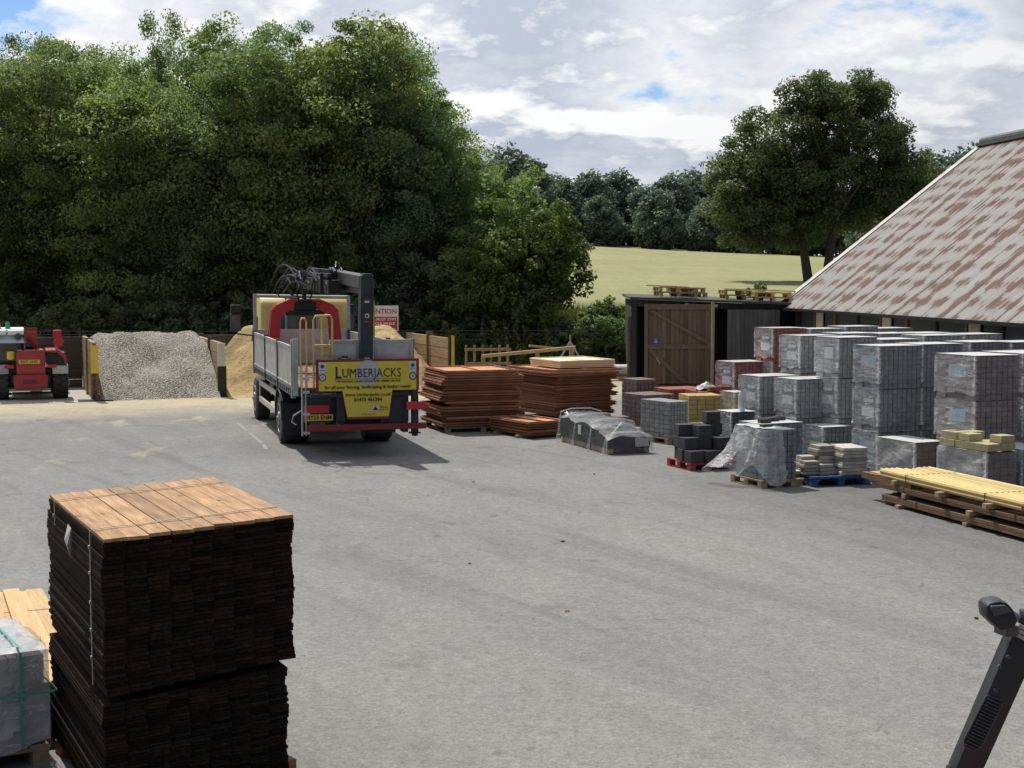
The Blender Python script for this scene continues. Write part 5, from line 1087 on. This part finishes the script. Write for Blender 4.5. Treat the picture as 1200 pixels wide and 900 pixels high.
# ------------------------------------------------------------------ shed
SD=thing('timber_shed','dark flat-roofed timber shed with open brown door left of the barn','shed',(3.72,44.6,0),R(-2))
sw,sdp=5.4,5.0
wl=MB();n=36
for i in range(n):
    x=sw*i/n
    if .15<x<4.9: continue
    wl.box(x,x+sw/n-.006,0,.03,0,2.62-.035*x,t=rnd.random())
for i in range(30):
    y=sdp*i/30;wl.box(-.03,0,y,y+sdp/30-.006,0,2.62,t=rnd.random())
    wl.box(sw,sw+.03,y,y+sdp/30-.006,0,2.43,t=rnd.random())
wl.box(0,sw,sdp,sdp+.03,0,2.45);wl.build('wall',M['shed'],SD)
fr=MB();fr.box(-.06,.1,-.06,.06,0,2.6);fr.box(.55,.68,-.04,.08,0,2.6);fr.box(4.95,5.1,-.04,.08,0,2.45);fr.hexa([(-.1,-.08,2.45),(sw+.1,-.08,2.27),(sw+.1,-.03,2.27),(-.1,-.03,2.45),(-.1,-.08,2.66),(sw+.1,-.08,2.46),(sw+.1,-.03,2.46),(-.1,-.03,2.66)]);fr.build('frame',M['shed'],SD)
rf=MB();rf.hexa([(-.12,-.3,2.665),(sw+.3,-.3,2.465),(sw+.3,sdp+.3,2.5),(-.12,sdp+.3,2.7),(-.12,-.3,2.735),(sw+.3,-.3,2.535),(sw+.3,sdp+.3,2.575),(-.12,sdp+.3,2.775)])
rf.build('roof',M['felt'],SD)
MB().box(.1,5,1.5,1.52,0,2.3).build('dark_interior_sheet',M['black'],SD)  # black sheet stands in for the shade inside the shed
def ledged_door(name,x,y,rz,w,h,m,par,label,braces=True,z0=.1):
    o=bpy.data.objects.new(name,None);COL.objects.link(o);o.parent=par;o.location=(x,y,z0);o.rotation_euler=(0,0,rz);o['label']=label
    b=MB();n=int(w/.13)
    for i in range(n): b.box(w*i/n+.003,w*(i+1)/n-.003,0,.03,0,h+rnd.uniform(-.01,.01),t=rnd.random())
    b.build('door_boards',M[m],o)
    if braces:
        b=MB();b.box(0,w,-.035,-.001,h-.16,h-.02);b.box(0,w,-.035,-.001,h*.44,h*.44+.13);b.box(0,.1,-.034,-.002,0,h);b.hexa([(.1,-.04,h-.2),(.25,-.04,h-.18),(.25,-.002,h-.18),(.1,-.002,h-.2),(w-.2,-.04,h*.44+.13),(w-.02,-.04,h*.44+.16),(w-.02,-.002,h*.44+.16),(w-.2,-.002,h*.44+.13)])
        b.hexa([(.1,-.04,h*.42),(.22,-.04,h*.44),(.22,-.002,h*.44),(.1,-.002,h*.42),(w*.55,-.04,.02),(w*.65,-.04,.02),(w*.65,-.002,.02),(w*.55,-.002,.02)]);b.build('door_braces',M[m],o)
    return o
dr=ledged_door('door',.32,-.55,R(3),2.12,2.42,'door',SD,'brown ledged and braced door leaf')
nt=MB().box(.27,.42,-.045,-.037,1.18,1.42).build('notice',M['bluesign'],dr);MB().box(.31,.38,-.048,-.046,1.25,1.3).box(.31,.38,-.048,-.046,1.33,1.35).build('notice_print',M['cloudgrey'],nt)
MB().bar((.36,-.05,.8),(.48,-.05,.6),.03,.02,up=(0,1,0)).build('latch',M['steel'],dr)
ledged_door('door',2.85,-.3,R(2),1.6,2.25,'doorgrey',SD,'grey weathered door leaf',False)
for x,z in((1.62,2.5),(2.5,2.46),(4.75,2.36)):
    MB().box(x-.06,x+.06,-.2,-.09,z-.04,z+.05).build('floodlight',M['labelwhite'],SD,bevel=.01)
po=MB().tube([(0,0,0),(0,0,2.6)],.055,10,t=.7).build('timber_post',M['pallet']);po.location=(6.0,43.35,.0);tag(po,'tall bare timber post standing at the hinge side of the brown door','post')
po=MB().tube([(0,0,0),(0,0,2.15)],.06,10,t=.5).build('timber_post',M['sleeperdark']);po.location=(3.57,44.2,.0);tag(po,'grey timber post at the left corner of the dark shed','post')
def roof_pallet(px,y,w,d,z,rz,label,tilt=0):
    o=thing('pallet',label,'pallet',(px_x(px,y),y,z),rz,'pallets lying on the shed roof');o.rotation_euler=(0,tilt,rz);me=pallet_mesh(w,d,.15,'pallight',int(px));link('boards',me,o)
    u=thing('pallet','upper one: '+label.replace(', topped by loose boards','').replace(', touching the barn verge',''),'pallet',(px_x(px,y)+rnd.uniform(-.08,.08),y+rnd.uniform(-.05,.05),z+.153),rz,'pallets lying on the shed roof');u.rotation_euler=(0,tilt,rz+rnd.uniform(-.1,.1));link('boards',me,u);return o
roof_pallet(791,45.2,1.2,1.0,2.73,.1,'pale pallet at the left end of the shed roof, topped by loose boards',.03)
roof_pallet(868,45.8,1.2,1.0,2.63,.05,'pale pallet at the left of the pair near the barn roof',.03);roof_pallet(905,45.0,1.15,1.0,2.58,-.1,'pale pallet at the right of the pair, touching the barn verge',.03);roof_pallet(806,46.2,.9,.9,2.71,.4,'pale pallet behind the left one on the shed roof',.03)
for px,y,z,L,rz,lab in((775,45.3,3.05,1.0,.12,'long loose board across the left roof pallet'),(790,45.1,3.03,.9,-.1,'short loose board on the left roof pallet'),(880,45.2,2.93,1.7,.05,'long loose board across the right pair of roof pallets'),(915,45.0,2.895,.9,.2,'short loose board on the roof pallet next to the barn verge')):
    o=MB().box(-L/2,L/2,-.06,.06,0,.03).build('loose_board',M['pallight']);o.location=(px_x(px,y),y,z);o.rotation_euler=(0,.03,rz);tag(o,lab,'board','loose boards on the shed roof')
# ------------------------------------------------------------------ barn
E0=Vector((8.42,45.0,2.54));E1d=Vector((2.03,-15.4,0)).normalized();gd=Vector((-E1d.y,E1d.x,0))
BN=thing('barn','long barn with rusty corrugated iron roof on the right','barn',(E0.x,E0.y,0),math.atan2(E1d.y,E1d.x))
# local: x along the eave towards the camera, y up the slope away from the yard
LB=34;RUN=6.4;RISE=4.95
def roof_mesh(pitch=.14,amp=.03):
    # the sheet is modelled flat in x (eave) / y (slope) so the rust follows the sheets, then tilted by its object
    mb=MB();n=int(LB/pitch*6);SL=math.hypot(RUN,RISE)
    for i in range(n+1):
        x=LB*i/n;z=amp*math.sin(2*math.pi*x/pitch)
        mb.v.append((x,-.25,z));mb.v.append((x,SL,z));mb.t+=[.5,.5]
    for i in range(n): mb.f.append([2*i,2*i+2,2*i+3,2*i+1]);mb.m.append(0)
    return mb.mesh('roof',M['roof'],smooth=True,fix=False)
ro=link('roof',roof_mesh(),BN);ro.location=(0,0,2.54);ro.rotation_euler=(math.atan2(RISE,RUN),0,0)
SL=math.hypot(RUN,RISE)
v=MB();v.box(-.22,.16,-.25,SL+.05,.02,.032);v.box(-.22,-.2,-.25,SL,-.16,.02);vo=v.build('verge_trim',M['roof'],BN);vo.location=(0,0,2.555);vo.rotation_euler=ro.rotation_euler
v=MB();v.box(.165,.19,-.2,SL,.014,.045);vo=v.build('verge_shadow_strip',M['dkgrey'],BN);vo.location=(0,0,2.54);vo.rotation_euler=ro.rotation_euler  # solid dark strip stands in for the shadow line beside the verge trim
MB().tube([(0,RUN,2.54+RISE+.05),(LB,RUN,2.54+RISE+.05)],.17,12).box(-.05,LB,RUN-.25,RUN+.25,2.54+RISE-.08,2.54+RISE+.02).build('ridge_cap',M['dkgrey'],BN)
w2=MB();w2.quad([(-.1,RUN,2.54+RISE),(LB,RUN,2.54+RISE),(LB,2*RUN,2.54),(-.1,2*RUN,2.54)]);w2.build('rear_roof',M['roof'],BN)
ww=MB()
for i in range(int(LB/.15)): ww.box(i*.15,i*.15+.144,.35,.38,0,1.75,t=rnd.random())
ww.box(0,LB,.33,.4,2.32,2.62);ww.prism([(.35,0),(.35,2.75),(RUN,2.54+RISE-.05),(2*RUN-.35,2.75),(2*RUN-.35,0)],'X',.02,.06);ww.build('wall',M['barnwall'],BN)
bi=MB();bi.box(.1,LB,.5,.52,0,2.5);bi.build('dark_interior_sheet',M['black'],BN)  # black sheet stands in for the shade behind the barn wall
gt=MB();gt.box(-.2,LB,-.30,-.18,2.33,2.41);gt.build('gutter',M['black'],BN);so=MB();so.box(0,LB,-.1,.33,2.40,2.42);so.build('soffit',M['black'],BN)
for i in range(20):
    x=.2+i*1.7;MB().box(x,x+.14,.3,.42,0,2.33,t=rnd.random()).build('wall_post',M['woodmid' if i%3 else 'barnwall'],BN)
    if i%3==1: MB().box(x+.2,x+.75,.31,.34,1.76,2.3).build('cream_board',M['cream'],BN);MB().box(x+.85,x+1.6,.36,.37,1.76,2.3).build('window',M['shedglass'],BN)
    else: MB().box(x+.2,x+1.6,.36,.37,1.76,2.3).build('window',M['shedglass'],BN)
fl=MB().box(.1,.3,-.42,-.30,2.26,2.42).build('floodlight',M['white'],BN,bevel=.02)

# ------------------------------------------------------------------ things behind the stacks
pp=MB().tube([(-1.6,0,.32),(1.6,.1,.32)],.2,18).build('plastic_pipe',M['pipe'],smooth=True);pp.location=(2.75,46.8,.0);tag(pp,'thick pale plastic pipe lying left of the dark shed','pipe')
pq=MB().box(-.9,-.75,-.3,.3,0,.13).box(.7,.85,-.3,.3,0,.13).build('pipe_bearers',M['pallet']);pq.location=(2.75,46.8,.006);tag(pq,'two timber bearers under the pale plastic pipe','bearer')
def bag(x,y,sc,label):
    g=random.Random(int(x*100));bm=bmesh.new();bmesh.ops.create_icosphere(bm,subdivisions=3,radius=.36)
    for v_ in bm.verts:
        n=math.sin(v_.co.x*9+v_.co.z*7)*.05+math.sin(v_.co.y*11)*.04+g.uniform(-.02,.02);v_.co*=1+n;v_.co.z=max(v_.co.z*.85,-.24)+.24
    me=bpy.data.meshes.new('rubble_bag');bm.to_mesh(me);bm.free();me.materials.append(M['labelwhite']);me.polygons.foreach_set('use_smooth',[True]*len(me.polygons))
    o=link('rubble_bag',me);o.location=(x,y,0.006);o.scale=(sc,sc,sc);tag(o,label,'bag','white bags behind the fence panels')
bag(.95,46.6,1.15,'white crumpled bag behind the cream panels, left one');bag(2.15,47.0,1.2,'white crumpled bag behind the cream panels, right one')
TR=MB().tube([(-.55,0,0),(0,0,.95)],.03,7).tube([(.55,0,0),(0,0,.95)],.03,7).tube([(0,0,.9),(0,0,1.15)],.03,7).tube([(0,.5,0),(0,0,.95)],.03,7).build('trestle',M['steel']);TR.location=(1.9,47.3,.3);tag(TR,'grey trestle legs standing up behind the white bags','trestle')
hd=thing('timber_hurdle','low weathered timber hurdle leaning beside the yellow bay post','hurdle',(-1.5,46.0,0),R(12))
MB().box(0,1.5,-.03,.03,1.0,1.08).box(0,1.5,-.03,.03,.55,.63).build('rail',M['pallet'],hd)
for i in range(6):MB().box(.02+i*.27,.09+i*.27,.03,.06,.0 if i in(0,5) else .5,1.18,t=rnd.random()).build('upright',M['pallet'],hd)
o=MB().bar((-.95,45.4,.86),(2.0,45.8,1.12),.16,.1).build('loose_beam',M['pallight']);tag(o,'long weathered beam propped at a slight slope behind the left panel stack','beam')
o=MB().bar((.55,46.4,1.15),(1.45,46.6,1.05),.12,.06).build('loose_board',M['pallight']);tag(o,'short pale board lying on the end of the sloping beam','board')
for x,y,h,lab in((-.9,45.42,.8,'left support under the sloping weathered beam'),(.8,45.65,.97,'middle support under the sloping weathered beam'),(1.9,45.8,1.06,'right support under the sloping weathered beam')):
    o=MB().box(-.07,.07,-.07,.07,0,h-.0).build('beam_support',M['pallet']);o.location=(x,y,.006);tag(o,lab,'support','supports of the sloping beam')

# ------------------------------------------------------------------ foreground timber packs
FA=R(26.5);SK=.30
def board_pack(name,label,loc,W,L,zs,ncol,nlay,mats,seed,jit=.012,topmat=None,fan=True):
    g=random.Random(seed);o=thing(name,label,'timber pack',loc,FA,'dark featheredge packs in the foreground');bw=W/ncol;th=zs/nlay;mb=MB();tp=MB()
    for k in range(nlay):
        lx=g.uniform(-jit,jit)*.55+(.008*math.sin(k*.35+seed));ly=g.uniform(-jit,jit)*.35
        for i in range(ncol):
            if k<nlay-1 and 0<i<ncol-1 and False: continue
            x0=i*bw+lx+g.uniform(-.003,.003);y0=x0*SK+ly+g.uniform(-.004,.004)+(0 if k<nlay-1 else g.uniform(-.02,.02));y1=y0+L+g.uniform(-.02,.02);z=k*th
            lean=.012 if k%2 else .004
            pts=[(x0,y0,z+.001),(x0+bw-.006,y0+(bw)*SK*.35,z+.001),(x0+bw-.006,y1+bw*SK*.35,z+.001),(x0,y1,z+.001),(x0,y0,z+th*(.97 if i%2 else .86)),(x0+bw-.006,y0+bw*SK*.35,z+th*(.86 if i%2 else .97)),(x0+bw-.006,y1+bw*SK*.35,z+th*(.86 if i%2 else .97)),(x0,y1,z+th*(.97 if i%2 else .86))]
            (tp if (k==nlay-1 and topmat) else mb).hexa(pts,t=g.random())
    mb.build('boards',M[mats],o)
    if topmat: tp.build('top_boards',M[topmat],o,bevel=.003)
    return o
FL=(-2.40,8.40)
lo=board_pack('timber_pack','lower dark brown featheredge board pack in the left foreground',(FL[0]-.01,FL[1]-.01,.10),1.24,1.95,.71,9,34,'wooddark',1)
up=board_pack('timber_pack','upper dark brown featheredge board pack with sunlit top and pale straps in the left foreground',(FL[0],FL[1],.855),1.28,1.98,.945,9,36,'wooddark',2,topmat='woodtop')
for y,x1 in((.32,0),(1.62,0)):
    sp=MB();pts=[(-.012,y,0),(-.014,y,.4),(-.012,y,.95)] if y<1 else [(-.012,y,.78),(-.012,y,.95)];
    for a,b in zip(pts,pts[1:]): sp.bar(a,b,.012,.004,up=(1,0,0))
    n=9
    for i in range(n):
        xa,xb=1.28*i/n,1.28*(i+1)/n;sp.bar((xa,y+xa*SK,.953+.004*math.sin(i*2)),(xb,y+xb*SK,.953+.004*math.sin(i*2+2)),.014,.003)
    sp.build('strap',M['strapwhite'],up)
    for z in((.16,.33,.5,.68,.84) if y<1 else (.84,)):MB().box(-.022,-.012,y-.012,y+.012,z,z+.018).build('strap_clip',M['strapwhite'],up)
tg=MB();tg.quad([(-.03,.98,.89),(-.03,.86,.88),(-.06,.85,.77),(-.035,.88,.69),(-.03,.94,.70),(-.055,.98,.79)]);tg.build('tag',M['labelwhite'],up)
for i,(y,lab) in enumerate(((.25,'front'),(1.0,'middle'),(1.7,'rear'))):
    for z,nm in((.0,'ground bearer under the lower dark board pack'),(.813,'thin bearer between the two dark board packs')):
        h=.1-.006 if z==0 else .04;p=Matrix.Rotation(FA,3,'Z')@Vector((.66,y+.2,0));o=MB().box(-.7 if z==0 else -.62,.72 if z==0 else .58,-.05,.05,0,h).build('bearer',M['redwood' if z==0 else 'wooddark']);o.location=(FL[0]+p.x,FL[1]+p.y,z+.006 if z==0 else z);o.rotation_euler=(0,0,FA+math.atan(SK));tag(o,f'{lab} {nm}','bearer','bearers of the foreground packs')
# low sunlit board pack behind, far left
FB=R(24)
o=thing('timber_pack','low sunlit board pack at the left edge behind the dark stack','timber pack',(-4.27,9.85,.1),FB);mb=MB();g=random.Random(6)
for k in range(9):
    for i in range(9): mb.box(i*.148+g.uniform(-.004,.004),i*.148+.144,g.uniform(-.03,.03),3.3+g.uniform(-.04,.04),k*.036+.001,k*.036+.034,t=g.random())
mb.build('boards',M['wood'],o)
for y in(.6,2.4): MB().box(-.002,1.335,y,y+.012,.326,.329).build('strap',M['strapwhite'],o)
for y in(.3,1.6,2.9):
    p=Matrix.Rotation(FB,3,'Z')@Vector((.66,y,0));q=MB().box(-.66,.66,-.05,.05,0,.092).build('bearer',M['pallet']);q.location=(-4.27+p.x,9.85+p.y,.007);q.rotation_euler=(0,0,FB);tag(q,'ground bearer under the low sunlit board pack','bearer','bearers of the sunlit board pack')
g=random.Random(12)
for i,(x,y0,L,w,z,rz,m,lab) in enumerate(((.80,1.2,1.9,.14,.431,-.03,'wood','pale loose board on the right of the low sunlit pack'),(1.0,1.15,2.05,.14,.431,-.02,'wood','second pale loose board along the right edge of the low sunlit pack'),(.45,2.2,1.2,.14,.431,.03,'wood','short pale board at the far end of the low sunlit pack'),(.72,.95,1.25,.05,.431,.26,'redwood','narrow red-brown lath lying askew on the low sunlit pack'))):
    p=Matrix.Rotation(FB,3,'Z')@Vector((x,y0,0));q=MB().box(-w/2,w/2,0,L,0,.036,t=g.random()).build('loose_board',M[m]);q.location=(-4.27+p.x,9.85+p.y,z);q.rotation_euler=(0,0,FB+rz);tag(q,lab,'board','loose boards on the low sunlit pack')
# shrink wrapped pack with green straps at the left edge
GP=R(31);gw,gd_=1.0,1.0
pr=Vector((math.cos(GP),math.sin(GP)));nc=Vector((-3.16,9.72));gc=nc-pr*gw/2+Vector((-math.sin(GP),math.cos(GP)))*gd_/2
o=thing('pallet','wooden pallet under the grey shrink wrapped pack at the left edge','pallet',(gc.x,gc.y,.006),GP);link('boards',pallet_mesh(1.0,1.0,.145,'pallet',77),o)
W=thing('wrapped_pack','grey shrink wrapped pack with green straps on a pallet at the left edge','wrapped pack',(gc.x,gc.y,.155),GP)
link('blocks',blocks_mesh(.96,.96,.62,'brown',4,3,6,400,gap=.012,forks=False),W)
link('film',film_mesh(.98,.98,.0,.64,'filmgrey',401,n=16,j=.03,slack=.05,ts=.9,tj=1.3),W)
st=MB()
for x in(-.2,.3): st.box(x,x+.016,-.545,-.541,.0,.66);st.box(x,x+.016,-.54,.54,.69,.692)
st.box(-.53,.53,-.549,-.546,.36,.376);st.box(.546,.549,-.53,.53,.36,.376);st.build('strap',M['strapgreen'],W)

# ------------------------------------------------------------------ forklift at the right edge (only its rear pillar is in view)
D=3.6
K=thing('forklift','dark forklift cut by the right edge, only its slanting pillar and lamp in view','forklift',(1.25,3.6,0),0)
def P(px,py,y=D): X=(px-600)/1700*y; return (X-1.25,y-3.6,3.33-(py-325)/1700*y)
a,b,c_,d_=P(1200,722),P(1125,912),P(1160,912),P(1228,748)
pl=MB();n=a
def slab(pts,y0,y1,mb): return mb.prism([(p[0],p[2]) for p in pts],'Y',y0,y1)
low=lambda p,q,t:(p[0]+(q[0]-p[0])*t,0,p[2]+(q[2]-p[2])*t)
slab([a,b,c_,d_],-.03,.03,pl);piller=pl.build('rear_pillar',M['black'],K,bevel=.008,smooth=True)
e1=low(a,b,2.6);e2=low(d_,c_,2.9);pl=MB();slab([b,e1,e2,c_],-.029,.029,pl);pl.build('rear_pillar',M['black'],K)
pl=MB();slab([a,b,c_,d_],-.94,-.86,pl);slab([b,e1,e2,c_],-.94,-.86,pl);pl.build('rear_pillar',M['black'],K)
# louvred intake grille on the pillar
g0=Vector(P(1164,822));g1=Vector(P(1139,877));dv=(g1-g0);ln=dv.length;dv.normalize();sv=Vector((-dv.z,0,dv.x))
if sv.x<0: sv=-sv
gr=MB()
N=15
for i in range(N+1):
    p=g0+dv*ln*i/N;gr.bar((p.x-sv.x*.004,-.036,p.z-sv.z*.004),(p.x+sv.x*.032,-.036,p.z+sv.z*.032),.012,.0022,up=tuple(dv))
rim=[g0-sv*.008-dv*.004,g0+sv*.03-dv*.01,g0+sv*.037,g1+sv*.037-dv*.01,g1+sv*.025+dv*.008,g1-sv*.004+dv*.006,g1-sv*.01-dv*.01,g0-sv*.008-dv*.004]
gr.tube([(p.x,-.033,p.z) for p in rim],.0028,6);gr.build('intake_grille',M['dkgrey'],piller)
bp_=MB();bp_.prism([(p.x,p.z) for p in rim[:-1]],'Y',-.0325,-.0305);bp_.build('grille_opening',M['ink'],piller)
bt=MB()
for px,py in((1186,772),(1176,784),(1172,812)): q=P(px,py);bt.lathe([(.006,0),(.006,-.005)],(q[0],-.0305,q[2]),'Y',8)
bt.build('bolt',M['dkgrey'],piller)
# work lamp
lm=MB();pts=[P(1149,706),P(1154,701),P(1166,699),P(1174,701),P(1182,710),P(1188,722),P(1184,731),P(1170,734),P(1166,735),P(1157,726),P(1151,721)]
slab(pts,-.09,-.02,lm);LM=lm.build('work_lamp',M['black'],K,bevel=.01,smooth=True)
pts=[P(1153,704),P(1170,703),P(1178,711),P(1175,712),P(1158,716)]
hs=MB();slab(pts,-.10,-.089,hs);hs.build('lamp_housing_top',M['dkgrey'],LM,bevel=.003)
br=MB();br.tube([P(1178,732),P(1182,742),P(1179,744)],.006,6);p0=Vector(P(1176,728));br.rbox((p0.x+.01,-.045,p0.z-.02),.035,.05,.025,.3);br.tube([P(1180,720),P(1190,721),P(1198,730),P(1196,738)],.006,6);br.build('lamp_bracket',M['dkgrey'],LM)
ss=MB();q0,q1=Vector(P(1188,738)),Vector(P(1193,722));
for i in range(3):
    p=Vector(P(1194+i*2,749-i*5));ss.rbox((p.x+.02,-.05,p.z),.07,.02,.009,0,0,.5)
ss.build('coiled_cable',M['strapwhite'],K)
# overhead guard, body and wheels stand outside the frame, below and to the right
og=MB();ap=Vector(a);roofz=ap.z+.01
for yy in(-.03,-.93):og.bar((ap.x+.02,yy+.03,roofz-.04),(ap.x+1.35,yy+.03,roofz+.02),.07,.06);og.bar((ap.x+1.33,yy+.03,roofz),(ap.x+1.55,yy+.03,1.0),.06,.06)
for i in range(7): og.bar((ap.x+.12+i*.19,0,roofz),(ap.x+.12+i*.19,-.9,roofz),.03,.04)
og.build('overhead_guard',M['black'],K)
bd=MB();bx0=e1[0]-.1;bd.box(bx0,bx0+.75,-1.0,.12,.35,1.25);bd.box(bx0+.75,bx0+2.0,-1.0,.1,.35,.75);bd.box(bx0+.8,bx0+1.25,-.7,-.2,.75,1.0);bd.box(bx0+.75,bx0+.9,-.7,-.2,1.0,1.55);bd.build('body',M['red'],K,bevel=.05)
for xx in(bx0+.35,bx0+1.8):
    for yy in(.05,-.95): MB().lathe([(.2,-.1),(.3,-.1),(.3,.1),(.2,.1)],(xx,yy,.3),'Y',24).build('wheel',M['rubber'],K,smooth=True)
ms=MB();mx_=bx0+2.15
for yy in(-.75,-.15):ms.box(mx_,mx_+.1,yy-.04,yy+.04,.1,2.1);ms.box(mx_+.12,mx_+1.1,yy-.05,yy+.05,.08,.12)
ms.box(mx_+.02,mx_+.08,-.75,-.15,1.9,2.0);ms.box(mx_+.1,mx_+.14,-.85,-.05,.1,.6);ms.build('mast',M['black'],K)

# litter on the asphalt
g=random.Random(21)
for i in range(7):
    x=g.uniform(-5,6);y=g.uniform(9,30);w=g.uniform(.012,.025);o=MB().rbox((0,0,.012),w*g.uniform(1,4),w,.014,0,g.uniform(-.1,.1),t=g.random()).build('wood_chip',M['wood' if g.random()<.6 else 'wooddark'])
    if 2.5<x and y>19 or (x<-1.2 and y<11.5) or (x<-1 and y>22): x=g.uniform(-1,2.2);y=g.uniform(12,24);
    o.location=(x,y,.007);o.rotation_euler=(0,0,g.uniform(0,3));tag(o,'small splinter of wood lying on the asphalt','wood chip','wood splinters scattered on the yard')
